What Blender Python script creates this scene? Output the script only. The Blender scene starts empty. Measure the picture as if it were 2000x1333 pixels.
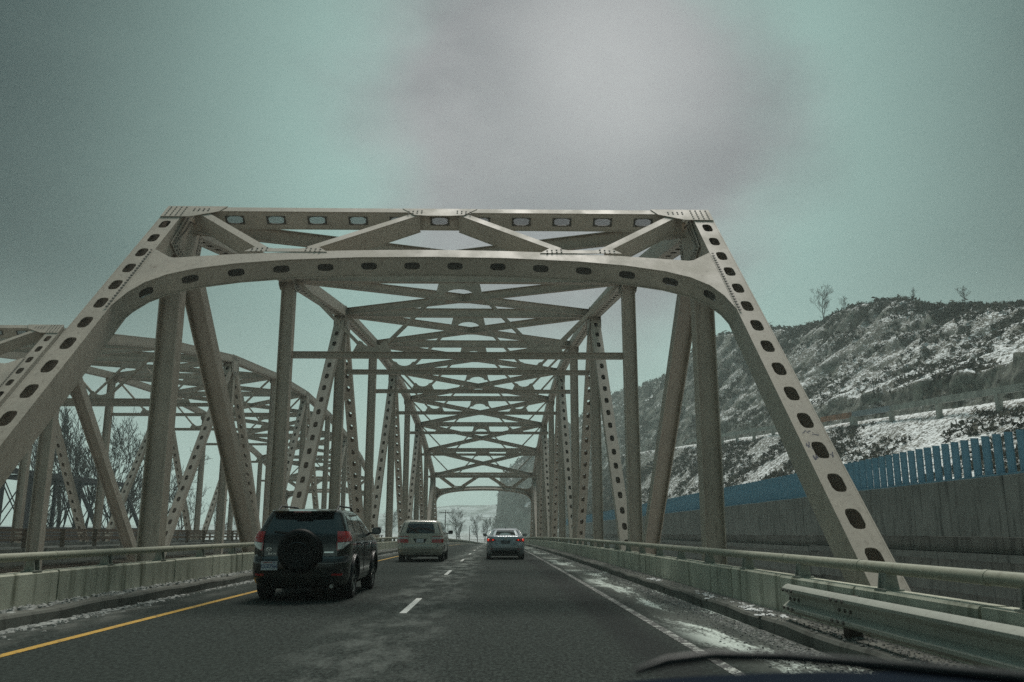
import bpy, bmesh, math, random
import numpy as np
from mathutils import Vector, Matrix, Quaternion
random.seed(7); rng = np.random.default_rng(7)
SC = bpy.context.scene
COL = SC.collection
R = math.radians

# ------------------------------------------------------------------ camera
EYE = 1.27
cam_d = bpy.data.cameras.new('camera'); cam = bpy.data.objects.new('camera', cam_d); COL.objects.link(cam)
cam_d.sensor_width = 36.0; cam_d.lens = 30.13; cam_d.clip_start = 0.05; cam_d.clip_end = 6000
cam.location = (0, 0, EYE); cam.rotation_euler = (R(90 + 12.4), R(0.0), R(-1.16))
cam_d.dof.use_dof = True; cam_d.dof.focus_distance = 28; cam_d.dof.aperture_fstop = 4.0
SC.camera = cam

# ------------------------------------------------------------------ sky
SUN_EL, SUN_AZ = 61.0, 9.0          # overcast sun, ahead and a little to the right
W = bpy.data.worlds.new('World'); SC.world = W; W.use_nodes = True
nt = W.node_tree; nt.nodes.clear()
def wn(t, **k):
    n = nt.nodes.new(t)
    for a, b in k.items(): setattr(n, a, b)
    return n
def wl(a, b): nt.links.new(a, b)
out = wn('ShaderNodeOutputWorld'); bg = wn('ShaderNodeBackground'); wl(bg.outputs[0], out.inputs[0])
bg.inputs['Strength'].default_value = 0.06
sky = wn('ShaderNodeTexSky'); sky.sky_type = 'NISHITA'; sky.sun_disc = False
sky.sun_elevation = R(SUN_EL); sky.sun_rotation = R(SUN_AZ); sky.air_density = 1.5; sky.dust_density = 4
tc = wn('ShaderNodeTexCoord')
def wmath(op, a, b=None, c=None):
    n = wn('ShaderNodeMath'); n.operation = op
    for i, v in enumerate((a, b, c)):
        if v is None: continue
        if isinstance(v, (int, float)): n.inputs[i].default_value = v
        else: wl(v, n.inputs[i])
    return n.outputs[0]
def wmap(v, a, b, c=0.0, d=1.0):
    n = wn('ShaderNodeMapRange'); n.interpolation_type = 'SMOOTHSTEP'
    wl(v, n.inputs[0])
    for i, q in zip((1, 2, 3, 4), (a, b, c, d)): n.inputs[i].default_value = q
    return n.outputs[0]
def wmix(f, a, b, mode='MIX'):
    n = wn('ShaderNodeMix'); n.data_type = 'RGBA'; n.blend_type = mode
    for i, v in ((0, f), (6, a), (7, b)):
        if isinstance(v, (int, float)): n.inputs[i].default_value = v
        elif isinstance(v, tuple): n.inputs[i].default_value = (*v, 1)
        else: wl(v, n.inputs[i])
    return n.outputs[2]
def wnoise(scale, detail, stretch=(1, 1, 1), rough=0.5):
    m = wn('ShaderNodeMapping'); m.inputs['Scale'].default_value = stretch; wl(tc.outputs['Generated'], m.inputs[0])
    n = wn('ShaderNodeTexNoise'); n.inputs['Scale'].default_value = scale; n.inputs['Detail'].default_value = detail
    n.inputs['Roughness'].default_value = rough; wl(m.outputs[0], n.inputs[0]); return n.outputs[0]
GA, GE = R(5.0), R(25.0)             # centre of the veiled bright cloud
gdir = (math.sin(GA) * math.cos(GE), math.cos(GA) * math.cos(GE), math.sin(GE))
dot = wn('ShaderNodeVectorMath'); dot.operation = 'DOT_PRODUCT'; wl(tc.outputs['Generated'], dot.inputs[0]); dot.inputs[1].default_value = gdir
ang = wmath('ARCCOSINE', wmath('MINIMUM', dot.outputs['Value'], 1.0))
soft = wnoise(2.2, 5, (1, 1, 1.6), 0.55)
fine = wnoise(5.0, 6, (1, 1, 2.0), 0.55)
angw = wmath('ADD', ang, wmath('MULTIPLY', wmath('SUBTRACT', soft, 0.5), 0.30))
inner = wmap(angw, R(17.5), R(9.5))
veil = wmap(wmath('ADD', ang, wmath('MULTIPLY', wmath('SUBTRACT', fine, 0.5), 0.10)), R(36), R(12))
low = wn('ShaderNodeSeparateXYZ'); wl(tc.outputs['Generated'], low.inputs[0])
hor = wmap(low.outputs[2], 0.30, 0.0)
teal = wmix(veil, (0.16, 0.34, 0.37), (2.5, 3.85, 3.55))
gd2 = wn('ShaderNodeVectorMath'); gd2.operation = 'DOT_PRODUCT'; wl(tc.outputs['Generated'], gd2.inputs[0]); gd2.inputs[1].default_value = (math.sin(R(8.0))*math.cos(R(30)), math.cos(R(8.0))*math.cos(R(30)), math.sin(R(30)))
ang2 = wmath('ADD', wmath('ARCCOSINE', wmath('MINIMUM', gd2.outputs['Value'], 1.0)), wmath('MULTIPLY', wmath('SUBTRACT', fine, 0.5), 0.22))
glow = wmap(ang2, R(11), R(0)); lav = wmix(wmap(wmath('ADD', wmath('MULTIPLY', fine, 0.45), wmath('MULTIPLY', soft, 0.55)), 0.36, 0.66), (1.95, 1.99, 2.14), (2.75, 2.79, 2.88)); lav = wmix(wmath('MULTIPLY', glow, 0.75), lav, (4.7, 4.75, 4.8))
cl = wmix(inner, teal, lav)
cl = wmix(wmath('MULTIPLY', hor, 0.75), cl, (5.0, 6.8, 6.2))
pat = wmath('ADD', 0.62, wmath('MULTIPLY', wmath('ADD', soft, fine), 0.38))
pat2 = wn('ShaderNodeVectorMath'); pat2.operation = 'SCALE'; wl(cl, pat2.inputs[0]); wl(pat, pat2.inputs['Scale'])
zen = wmath('ADD', 1.0, wmath('MULTIPLY', wmap(low.outputs[2], 0.56, 1.0), 5.0))   # overcast: brightest overhead
pat3 = wn('ShaderNodeVectorMath'); pat3.operation = 'SCALE'; wl(pat2.outputs[0], pat3.inputs[0]); wl(zen, pat3.inputs['Scale'])
wl(wmix(0.988, sky.outputs[0], pat3.outputs[0]), bg.inputs['Color'])

sun_d = bpy.data.lights.new('sun', 'SUN'); sun = bpy.data.objects.new('sun', sun_d); COL.objects.link(sun)
sun_d.energy = 1.5; sun_d.angle = R(20); sun_d.color = (1.0, 0.95, 0.87)
sdir = Vector((math.sin(R(SUN_AZ)) * math.cos(R(SUN_EL)), math.cos(R(SUN_AZ)) * math.cos(R(SUN_EL)), math.sin(R(SUN_EL))))
sun.rotation_euler = (-sdir).to_track_quat('-Z', 'Y').to_euler()

SC.view_settings.view_transform = 'Standard'; SC.view_settings.look = 'None'
SC.view_settings.exposure = 0.92; SC.view_settings.gamma = 1.0; SC.view_settings.use_curve_mapping = False
SC.render.engine = 'CYCLES'
SC.cycles.use_denoising = False
SC.cycles.max_bounces = 6; SC.cycles.diffuse_bounces = 3; SC.cycles.glossy_bounces = 3; SC.cycles.volume_bounces = 1
SC.cycles.transparent_max_bounces = 8

# ------------------------------------------------------------------ helpers
def tag(o, label=None, cat=None, group=None, kind=None):
    if label: o['label'] = label
    if cat: o['category'] = cat
    if group: o['group'] = group
    if kind: o['kind'] = kind
    return o
def empty(name, loc, label=None, cat=None, group=None, rz=0.0):
    o = bpy.data.objects.new(name, None); COL.objects.link(o); o.location = loc; o.rotation_euler = (0, 0, rz)
    o.empty_display_size = 0.3
    return tag(o, label, cat, group)
def link(name, me, parent=None, loc=(0, 0, 0), rot=None, mat=None, world=False):
    """an object of mesh me; world=True: loc is in world space although it has a parent"""
    o = bpy.data.objects.new(name, me); COL.objects.link(o); o.location = loc
    if rot: o.rotation_euler = rot
    if parent:
        o.parent = parent
        if world:
            m = parent.matrix_basis
            p = parent.parent
            inv = m.inverted()
            if p: inv = (p.matrix_basis @ parent.matrix_parent_inverse @ m).inverted()
            o.matrix_parent_inverse = inv
    return o
def copy_tree(o, parent=None, group=None):
    c = o.copy(); COL.objects.link(c)
    if parent:
        inv = o.matrix_parent_inverse.copy(); c.parent = parent; c.matrix_parent_inverse = inv
    for ch in o.children: copy_tree(ch, c)
    return c
class MB:
    def __init__(s): s.v = []; s.f = []; s.m = []
    def add(s, vs, fs, mi=0):
        b = len(s.v); s.v += [tuple(p) for p in vs]; s.f += [tuple(i + b for i in f) for f in fs]; s.m += [mi] * len(fs)
    def box(s, c, d, rot=None, mi=0):
        x, y, z = d[0] / 2, d[1] / 2, d[2] / 2
        ps = [Vector(p) for p in ((-x,-y,-z),(x,-y,-z),(x,y,-z),(-x,y,-z),(-x,-y,z),(x,-y,z),(x,y,z),(-x,y,z))]
        if rot is not None: ps = [rot @ p for p in ps]
        s.add([p + Vector(c) for p in ps], [(0,3,2,1),(4,5,6,7),(0,1,5,4),(1,2,6,5),(2,3,7,6),(3,0,4,7)], mi)
    def bx(s, x0, x1, y0, y1, z0, z1, mi=0):
        s.box(((x0+x1)/2, (y0+y1)/2, (z0+z1)/2), (abs(x1-x0), abs(y1-y0), abs(z1-z0)), None, mi)
    def beam(s, p0, p1, w, h, up=(0, 0, 1), mi=0):
        """a box along p0-p1; w across, h along 'up'"""
        p0, p1 = Vector(p0), Vector(p1); d = p1 - p0; L = d.length; d.normalize()
        x = d.cross(Vector(up))
        if x.length < 1e-5: x = d.cross(Vector((1, 0, 0)))
        x.normalize(); u = x.cross(d)
        r = Matrix((x, d, u)).transposed()
        s.box((p0 + p1) / 2, (w, L, h), r, mi)
    def tube(s, pts, r, n=8, caps=True, mi=0):
        pts = [Vector(p) for p in pts]; k = len(pts)
        rs = r if isinstance(r, (list, tuple)) else [r] * k
        vs = []; prev = None
        for i, p in enumerate(pts):
            d = (pts[min(i+1, k-1)] - pts[max(i-1, 0)]).normalized()
            if prev is None:
                a = d.cross(Vector((0, 0, 1)));
                if a.length < 1e-3: a = d.cross(Vector((1, 0, 0)))
            else: a = prev - d * prev.dot(d)
            a.normalize(); prev = a; b = d.cross(a)
            for j in range(n):
                t = 2 * math.pi * j / n
                vs.append(p + (a * math.cos(t) + b * math.sin(t)) * rs[i])
        fs = [(i*n+j, i*n+(j+1) % n, (i+1)*n+(j+1) % n, (i+1)*n+j) for i in range(k-1) for j in range(n)]
        if caps: fs += [tuple(range(n-1, -1, -1)), tuple((k-1)*n + j for j in range(n))]
        s.add(vs, fs, mi)
    def lathe(s, prof, n=24, axis='x', c=(0, 0, 0), mi=0, a0=0, a1=2*math.pi):
        """prof: list of (along axis, radius)"""
        vs = []; k = len(prof); full = abs(a1 - a0 - 2*math.pi) < 1e-6
        m = n if full else n + 1
        for (a, r) in prof:
            for j in range(m):
                t = a0 + (a1 - a0) * j / n; p, q = r * math.cos(t), r * math.sin(t)
                v = (a, p, q) if axis == 'x' else ((p, a, q) if axis == 'y' else (p, q, a))
                vs.append((v[0]+c[0], v[1]+c[1], v[2]+c[2]))
        fs = [(i*m+j, i*m+(j+1) % m, (i+1)*m+(j+1) % m, (i+1)*m+j) for i in range(k-1) for j in range(n)]
        s.add(vs, fs, mi)
    def prism(s, poly, thick, mp, mi=0):
        """poly (a,b) extruded 0..thick; mp(a,b,c)->xyz"""
        n = len(poly)
        vs = [mp(a, b, 0) for a, b in poly] + [mp(a, b, thick) for a, b in poly]
        s.add(vs, [tuple(range(n)), tuple(range(2*n-1, n-1, -1))] + [(i, i+n, (i+1) % n + n, (i+1) % n) for i in range(n)], mi)
    def perf(s, L, w, mp, spacing, hl, hw, t, mi=0, end=0.3):
        """a plate 0..L by -w/2..w/2 with a row of rounded slots; mp(u,v,n)->xyz; returns slot centres"""
        n = max(0, int((L - 2*end) / spacing)); u0 = (L - n*spacing) / 2
        K = 16; cs = []
        def solid(a, b):
            if b - a < 1e-4: return
            c = [(a, -w/2), (b, -w/2), (b, w/2), (a, w/2)]
            s.prism(c, t, mp, mi)
        solid(0, u0); solid(L - u0, L)
        for i in range(n):
            a = u0 + i*spacing; cu = a + spacing/2; cs.append(cu)
            rect = []; st = []
            for j in range(K):
                k4, fr = divmod(j, 4); fr = fr / 4
                q = [(-1, -1), (1, -1), (1, 1), (-1, 1), (-1, -1)]
                x = q[k4][0] + (q[k4+1][0] - q[k4][0]) * fr; y = q[k4][1] + (q[k4+1][1] - q[k4][1]) * fr
                rect.append((cu + x*spacing/2, y*w/2))
                rr = min(hl, hw)/2 * 0.85; ex, ey = hl/2, hw/2
                px, py = x*ex, y*ey
                ix = max(-(ex-rr), min(ex-rr, px)); iy = max(-(ey-rr), min(ey-rr, py))
                dx, dy = px-ix, py-iy; d = math.hypot(dx, dy)
                if d > 1e-6: px, py = ix + dx/d*rr, iy + dy/d*rr
                st.append((cu + px, py))
            vs = [mp(p[0], p[1], 0) for p in rect] + [mp(p[0], p[1], 0) for p in st] + [mp(p[0], p[1], t) for p in rect] + [mp(p[0], p[1], t) for p in st]
            fs = []
            for j in range(K):
                k = (j+1) % K
                fs += [(j, k, K+k, K+j), (2*K+k, 2*K+j, 3*K+j, 3*K+k), (K+j, K+k, 3*K+k, 3*K+j)]
                if j // 4 in (0, 2): fs.append((k, j, 2*K+j, 2*K+k))
            s.add(vs, fs, mi)
        return cs
    def bolt(s, p, nrm, r=0.018, h=0.016, mi=0):
        p = Vector(p); q = Vector(nrm).normalized(); a = q.orthogonal().normalized(); b = q.cross(a)
        lo = [p + (a*math.cos(t) + b*math.sin(t))*r for t in [i*math.pi/3 for i in range(6)]]
        hi = [v + q*h for v in lo]
        s.add(lo + hi, [(0+i, (i+1) % 6, 6+(i+1) % 6, 6+i) for i in range(6)] + [tuple(range(6, 12))], mi)
    def mesh(s, name, mats, smooth=None):
        me = bpy.data.meshes.new(name); me.from_pydata(s.v, [], s.f)
        for m in (mats if isinstance(mats, (list, tuple)) else [mats]): me.materials.append(m)
        if any(s.m): me.polygons.foreach_set('material_index', s.m)
        if smooth is not None:
            bm = bmesh.new(); bm.from_mesh(me); bmesh.ops.remove_doubles(bm, verts=bm.verts, dist=1e-4)
            bmesh.ops.recalc_face_normals(bm, faces=bm.faces)
            for f in bm.faces: f.smooth = True
            for e in bm.edges:
                e.smooth = not (len(e.link_faces) != 2 or e.calc_face_angle(0) > R(smooth))
            bm.to_mesh(me); bm.free()
        me.update(); return me
    def obj(s, name, mats, parent=None, loc=(0, 0, 0), rot=None, smooth=None, world=False):
        return link(name, s.mesh(name, mats, smooth), parent, loc, rot, world=world)

# ------------------------------------------------------------------ materials
class NM:
    def __init__(s, name):
        s.m = bpy.data.materials.new(name); s.m.use_nodes = True; s.t = s.m.node_tree; s.t.nodes.clear()
        s.o = s.n('ShaderNodeOutputMaterial'); s.p = s.n('ShaderNodeBsdfPrincipled'); s.l(s.p.outputs[0], s.o.inputs[0])
        s.co = s.n('ShaderNodeTexCoord')
    def n(s, t): return s.t.nodes.new(t)
    def l(s, a, b): s.t.links.new(a, b)
    def set(s, sock, v):
        if isinstance(v, (int, float)): sock.default_value = v
        elif isinstance(v, tuple): sock.default_value = (*v, 1) if len(v) == 3 and sock.type == 'RGBA' else v
        else: s.l(v, sock)
    def noise(s, scale, detail=4, stretch=(1, 1, 1), rough=0.55, vec=None, dist=0.0, coord='Object'):
        m = s.n('ShaderNodeMapping'); m.inputs['Scale'].default_value = stretch; s.l(vec or s.co.outputs[coord], m.inputs[0])
        n = s.n('ShaderNodeTexNoise'); n.inputs['Scale'].default_value = scale; n.inputs['Detail'].default_value = detail
        n.inputs['Roughness'].default_value = rough; n.inputs['Distortion'].default_value = dist; s.l(m.outputs[0], n.inputs[0]); return n.outputs[0]
    def vor(s, scale, stretch=(1, 1, 1), feat='F1'):
        m = s.n('ShaderNodeMapping'); m.inputs['Scale'].default_value = stretch; s.l(s.co.outputs['Object'], m.inputs[0])
        n = s.n('ShaderNodeTexVoronoi'); n.feature = feat; n.inputs['Scale'].default_value = scale; s.l(m.outputs[0], n.inputs[0]); return n.outputs[0]
    def map(s, v, a, b, c=0.0, d=1.0, smooth=True):
        n = s.n('ShaderNodeMapRange'); n.interpolation_type = 'SMOOTHSTEP' if smooth else 'LINEAR'
        s.l(v, n.inputs[0])
        for i, q in zip((1, 2, 3, 4), (a, b, c, d)): s.set(n.inputs[i], q)
        return n.outputs[0]
    def math(s, op, a, b=None):
        n = s.n('ShaderNodeMath'); n.operation = op
        for i, v in enumerate((a, b)):
            if v is not None: s.set(n.inputs[i], v)
        return n.outputs[0]
    def mix(s, f, a, b):
        n = s.n('ShaderNodeMix'); n.data_type = 'RGBA'
        for i, v in ((0, f), (6, a), (7, b)): s.set(n.inputs[i], v)
        return n.outputs[2]
    def xyz(s, coord='Object'):
        n = s.n('ShaderNodeSeparateXYZ'); s.l(s.co.outputs[coord], n.inputs[0]); return n.outputs
    def nrm(s):
        g = s.n('ShaderNodeNewGeometry'); n = s.n('ShaderNodeSeparateXYZ'); s.l(g.outputs['Normal'], n.inputs[0]); return n.outputs
    def pos(s):
        g = s.n('ShaderNodeNewGeometry'); return g.outputs['Position']
    def bump(s, h, strength=0.3, dist=0.02):
        b = s.n('ShaderNodeBump'); b.inputs['Strength'].default_value = strength; b.inputs['Distance'].default_value = dist
        s.l(h, b.inputs['Height']); s.l(b.outputs[0], s.p.inputs['Normal']); return s
    def done(s, col, rough=0.6, metal=0.0, spec=0.5, **k):
        s.set(s.p.inputs['Base Color'], col); s.set(s.p.inputs['Roughness'], rough); s.set(s.p.inputs['Metallic'], metal)
        s.p.inputs['Specular IOR Level'].default_value = spec
        for a, b in k.items(): s.set(s.p.inputs[a.replace('_', ' ')], b)
        return s.m
def plain(name, col, rough=0.6, metal=0.0, spec=0.5, var=0.12, scale=6.0, **k):
    n = NM(name); f = n.noise(scale, 4)
    c0 = tuple(x*(1-var) for x in col); c1 = tuple(min(1, x*(1+var)) for x in col)
    return n.done(n.mix(n.map(f, 0.3, 0.7), c0, c1), rough, metal, spec, **k)
def steel(name, base, dirt):
    n = NM(name)
    a = n.noise(1.3, 5, (1, 1, 0.5)); b = n.noise(14, 4, (1, 1, 0.25)); g = n.noise(70, 2); rs = n.noise(2.6, 6, (1, 1, 0.35), 0.7)
    c = n.mix(n.map(a, 0.3, 0.7), tuple(x*0.9 for x in base), tuple(x*1.08 for x in base))
    c = n.mix(n.map(b, 0.50, 0.78, 0, 0.55), c, dirt)
    c = n.mix(n.map(rs, 0.62, 0.76, 0, 0.55), c, (0.16, 0.085, 0.045))
    g3 = n.noise(26, 3, vec=n.pos()); c = n.mix(n.map(g3, 0.35, 0.72, 0, 0.28), c, tuple(x*0.62 for x in base))
    c = n.mix(n.map(g, 0.6, 0.8, 0, 0.2), c, tuple(x*0.7 for x in base))
    n.bump(g, 0.15, 0.004)
    return n.done(c, n.map(a, 0.3, 0.7, 0.5, 0.68), 0.0, 0.4)
M = {}
M['steel'] = steel('painted_steel', (0.475, 0.415, 0.345), (0.21, 0.175, 0.135))
M['bolt'] = plain('bolt_steel', (0.10, 0.092, 0.08), 0.6)
M['dark_steel'] = steel('dark_steel', (0.035, 0.036, 0.042), (0.02, 0.02, 0.022))
M['rail_brown'] = steel('weathered_rail', (0.20, 0.15, 0.115), (0.10, 0.075, 0.055))
def concrete(name, base, moss, streak=0.9, coord='Object'):
    n = NM(name); p = n.pos()
    a = n.noise(0.7, 5, vec=p); b = n.noise(3.5, 5, (1, 1, 0.12), 0.6, vec=p); g = n.noise(40, 3, vec=p); f = n.noise(9, 5, vec=p)
    c = n.mix(n.map(a, 0.3, 0.7), tuple(x*0.85 for x in base), tuple(x*1.12 for x in base))
    c = n.mix(n.map(b, 0.48, 0.72, 0, streak), c, moss)
    c = n.mix(n.map(f, 0.6, 0.75, 0, 0.3), c, tuple(x*0.6 for x in base))
    c = n.mix(n.map(g, 0.55, 0.8, 0, 0.3), c, tuple(min(1, x*1.35) for x in base))
    n.bump(g, 0.35, 0.006)
    return n.done(c, 0.85, 0, 0.3)
M['parapet'] = concrete('mossy_concrete', (0.52, 0.525, 0.43), (0.12, 0.128, 0.085))
M['concrete'] = concrete('grey_concrete', (0.20, 0.205, 0.185), (0.07, 0.075, 0.066), 0.95)
M['kerb'] = concrete('kerb_concrete', (0.11, 0.115, 0.10), (0.045, 0.048, 0.04))
M['rail'] = steel('galvanised_pipe', (0.34, 0.345, 0.27), (0.17, 0.165, 0.12))
M['galv'] = steel('galvanised_beam', (0.30, 0.315, 0.27), (0.15, 0.155, 0.125))
M['snow'] = plain('dirty_snow', (0.27, 0.28, 0.265), 0.75, 0, 0.3, 0.3, 9.0)
M['wood'] = plain('pole_wood', (0.07, 0.055, 0.045), 0.85)
# ------------------------------------------------------------------ bridge layout
XB = -1.42                       # centre line of the near bridge
P = 11.65; Y0 = 9.25               # panel length, first bottom node
HW = 6.66; MW = 0.50             # truss plane half distance, member width
LOW = -2.2
def road_x(y): return XB + max(0.0, y - 125.0) ** 2 / 5000.0
def road_z(y):
    y = max(0.0, y)
    return -5.2e-5 * y * y if y < 300 else -4.68 - 0.03 * (y - 300)
TOP = [None, 8.95, 11.05, 12.6, 13.5, 13.9, 13.5, 12.6, 11.05, 8.95, None]
SWAY = {2: 7.9, 3: 9.4, 4: 10.3, 5: 10.5, 6: 10.3, 7: 9.4, 8: 7.9}
def ny(i): return Y0 + P * i
def U(i): return Vector((0, ny(i), TOP[i] + road_z(ny(i))))
def Lo(i): return Vector((0, ny(i), LOW + road_z(ny(i))))
VX = Vector((1, 0, 0))

def member(kind, p0, p1, w=MW, dep=0.5, spacing=0.8, hl=0.4, hw=0.2, top_holes=True, bot_holes=True):
    mb = MB(); p0, p1 = Vector(p0), Vector(p1); d = p1 - p0; L = d.length; d.normalize(); n = VX.cross(d)
    if n.z < -0.05 or (abs(n.z) <= 0.05 and n.y > 0): n = -n
    def P3(u, x, m): return p0 + d*u + VX*x + n*m
    def bx(x0, x1, m0, m1):
        vs = [P3(u, x, m) for u in (0, L) for x in (x0, x1) for m in (m0, m1)]
        mb.add(vs, [(0,1,3,2),(4,6,7,5),(0,4,5,1),(2,3,7,6),(0,2,6,4),(1,5,7,3)])
    if kind == 'H':
        bx(-w/2, -w/2+0.028, -dep/2, dep/2); bx(w/2-0.028, w/2, -dep/2, dep/2); bx(-w/2+0.028, w/2-0.028, -0.012, 0.012)
    else:
        bx(-w/2, -w/2+0.025, -dep/2, dep/2); bx(w/2-0.025, w/2, -dep/2, dep/2)
        for sgn, holes in ((1, top_holes), (-1, bot_holes)):
            f = lambda u, v, q, sgn=sgn: P3(u, v, sgn*(dep/2 - 0.018 + q))
            ww = w - 0.05
            if holes: mb.perf(L, ww, f, spacing, hl, hw, 0.014, end=0.5)
            else: mb.prism([(0, -ww/2), (L, -ww/2), (L, ww/2), (0, ww/2)], 0.014, f)
    return mb

def build_bridge():
    root = empty('truss_bridge', (XB, Y0, LOW), 'taupe steel truss bridge that carries the road and the three cars', 'bridge')
    S = M['steel']
    def both(name, me, bolts=None):
        for s in (-1, 1):
            o = link(name, me, root, (XB + s*HW, 0, 0), world=True)
            if bolts: tag(link('bolt_head', bolts[0 if s < 0 else 1], o, (XB + s*HW, 0, 0), world=True), kind='stuff')
    # end posts with rows of bolt heads
    for a, b in ((0, 1), (10, 9)):
        me = member('box', Lo(a), U(b) + Vector((0, 0, 0.1)), MW, 0.58, 0.79, 0.43, 0.225).mesh('end_post', S)
        both('end_post', me)
    for i in range(1, 10):
        both('vertical_post', member('H', Lo(i), U(i), MW, 0.42).mesh('vertical_post', S))
    for i in range(1, 9):
        if i % 2: a, b = U(i), Lo(i+1)
        else: a, b = Lo(i), U(i+1)
        d = (b - a).normalized()
        if i in (1, 8): me = member('H', a, b, MW, 0.42).mesh('diagonal', S)
        else: me = member('box', a, b, MW, 0.42, 0.82, 0.36, 0.19).mesh('diagonal', S)
        both('diagonal', me)
    for i in range(1, 9):
        me = member('box', U(i), U(i+1), MW+0.06, 0.5, 0.7, 0.34, 0.18, top_holes=False).mesh('top_chord', S)
        mbb = [MB(), MB()]
        d = U(i+1) - U(i); L = d.length; d.normalize(); n = VX.cross(d); n = n if n.z > 0 else -n
        for q, sg in enumerate((-1, 1)):
            u = 0.3
            while u < L - 0.3:
                for m in (-0.2, 0.2): mbb[q].bolt(U(i) + d*u + n*m + VX*(sg*(MW+0.06)/2), VX*sg, 0.02, 0.014)
                u += 0.22
        # the outer face of each truss shows its bolt rows
        bl = [m.mesh('bolt_head', M['bolt']) for m in mbb]
        both('top_chord', me, bl)
    for i in range(0, 10):
        both('bottom_chord', member('box', Lo(i), Lo(i+1), MW+0.06, 0.55, 0.7, 0.34, 0.18, False, False).mesh('bottom_chord', S))
    # gusset plates with bolts at the nodes
    def gusset(c, poly, thick=0.016):
        for s in (-1, 1):
            for side in (-1, 1):
                x0 = side*(MW/2 + 0.032); mb = MB()
                mb.prism(poly, thick*side, lambda a, b, q: (x0 + q, c.y + a, c.z + b))
                g = mb.obj('gusset_plate', S, root, (XB + s*HW, 0, 0), world=True)
                bb = MB(); cx = sum(p[0] for p in poly)/len(poly); cz = sum(p[1] for p in poly)/len(poly)
                n = len(poly)
                for k in range(n):
                    a, b = poly[k], poly[(k+1) % n]; L = math.hypot(b[0]-a[0], b[1]-a[1]); m = max(2, int(L/0.13))
                    for j in range(m):
                        f = j/m
                        for ins in (0.10, 0.26):
                            px, pz = a[0]+(b[0]-a[0])*f, a[1]+(b[1]-a[1])*f
                            dx, dz = cx-px, cz-pz; dd = math.hypot(dx, dz)
                            if dd < 0.3: continue
                            bb.bolt((x0 + side*thick, c.y + px + dx/dd*ins, c.z + pz + dz/dd*ins), (side, 0, 0), 0.026, 0.016)
                tag(bb.obj('bolt_head', M['bolt'], g, (XB + s*HW, 0, 0), world=True), kind='stuff')
    gusset(U(1), [(-1.15, -0.95), (-0.2, 0.22), (0.0, 0.28), (0.95, 0.34), (0.95, -0.22), (0.75, -1.0), (0.3, -1.25), (-0.3, -1.25)])
    gusset(U(9), [(1.15, -0.95), (0.2, 0.22), (0.0, 0.28), (-0.95, 0.34), (-0.95, -0.22), (-0.75, -1.0), (-0.3, -1.25), (0.3, -1.25)])
    for i in (3, 5, 7):
        gusset(U(i), [(-0.8, -0.95), (-0.75, 0.20), (0.75, 0.20), (0.8, -0.95), (0.3, -1.2), (-0.3, -1.2)])
    for i in (2, 4, 6, 8):
        gusset(U(i), [(-0.5, -0.45), (-0.5, 0.2), (0.5, 0.2), (0.5, -0.45), (0.25, -0.6), (-0.25, -0.6)])
        gusset(Lo(i), [(-0.9, 0.3), (-0.6, 1.1), (0.6, 1.1), (0.9, 0.3), (0.9, -0.28), (-0.9, -0.28)])
    # top struts, sway frames, lateral bracing
    xi = HW - MW/2 - 0.03
    for i in range(2, 9):
        c = U(i); zt = c.z + 0.22; mb = MB()
        mb.bx(-xi, xi, c.y-0.15, c.y+0.15, zt-0.45, zt-0.43); mb.bx(-xi, xi, c.y-0.15, c.y+0.15, zt-0.02, zt); mb.bx(-xi, xi, c.y-0.01, c.y+0.01, zt-0.43, zt-0.02)
        mb.obj('top_strut', S, root, (XB, 0, 0), world=True)
        zb = SWAY[i] + road_z(c.y); mb = MB()
        mb.bx(-xi, xi, c.y-0.13, c.y+0.13, zb+0.10, zb+0.12); mb.bx(-xi, xi, c.y-0.13, c.y+0.13, zb-0.12, zb-0.10); mb.bx(-xi, xi, c.y-0.008, c.y+0.008, zb-0.10, zb+0.10)
        mb.obj('sway_strut', S, root, (XB, 0, 0), world=True)
        q = xi*0.52; zt2 = zt - 0.47; zb2 = zb + 0.14
        for sg in (-1, 1):
            for (xa, za, xb, zc) in ((sg*(xi-0.05), zt2+0.05, sg*(q+0.34), zb2+0.1), (sg*(q-0.34), zb2+0.1, sg*0.50, zt2-0.08)):
                mb = MB()
                for off in (-0.055, 0.055):
                    mb.beam((xa, c.y+off, za), (xb, c.y+off, zc), 0.03, 0.13, (0, 0, 1))
                mb.beam((xa, c.y, za), (xb, c.y, zc), 0.10, 0.02)
                mb.obj('sway_brace', S, root, (XB, 0, 0), world=True)
            # lower gusset with a hollow top edge
            mb = MB(); pts = [(sg*(q-0.75), zb2-0.02), (sg*(q+0.75), zb2-0.02), (sg*(q+0.52), zb2+0.42)]
            pts += [(sg*(q + 0.40*math.cos(t)), zb2 + 0.42 - 0.24*math.sin(t)) for t in np.linspace(0.2, math.pi-0.2, 9)] + [(sg*(q-0.52), zb2+0.42)]
            mb.prism(pts, 0.014, lambda a, b, k: (a, c.y - 0.084 + k, b)); mb.obj('sway_gusset', S, root, (XB, 0, 0), world=True)
        mb = MB(); pts = [(-0.80, zt2), (0.80, zt2), (0.92, zt2-0.5), (0.62, zt2-0.52)]
        pts += [(0.58*math.cos(t), zt2 - 0.52 + 0.26*math.sin(t)) for t in np.linspace(0.15, math.pi-0.15, 9)] + [(-0.62, zt2-0.52), (-0.92, zt2-0.5)]
        mb.prism(pts, 0.014, lambda a, b, k: (a, c.y - 0.084 + k, b)); mb.obj('sway_gusset', S, root, (XB, 0, 0), world=True)
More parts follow.
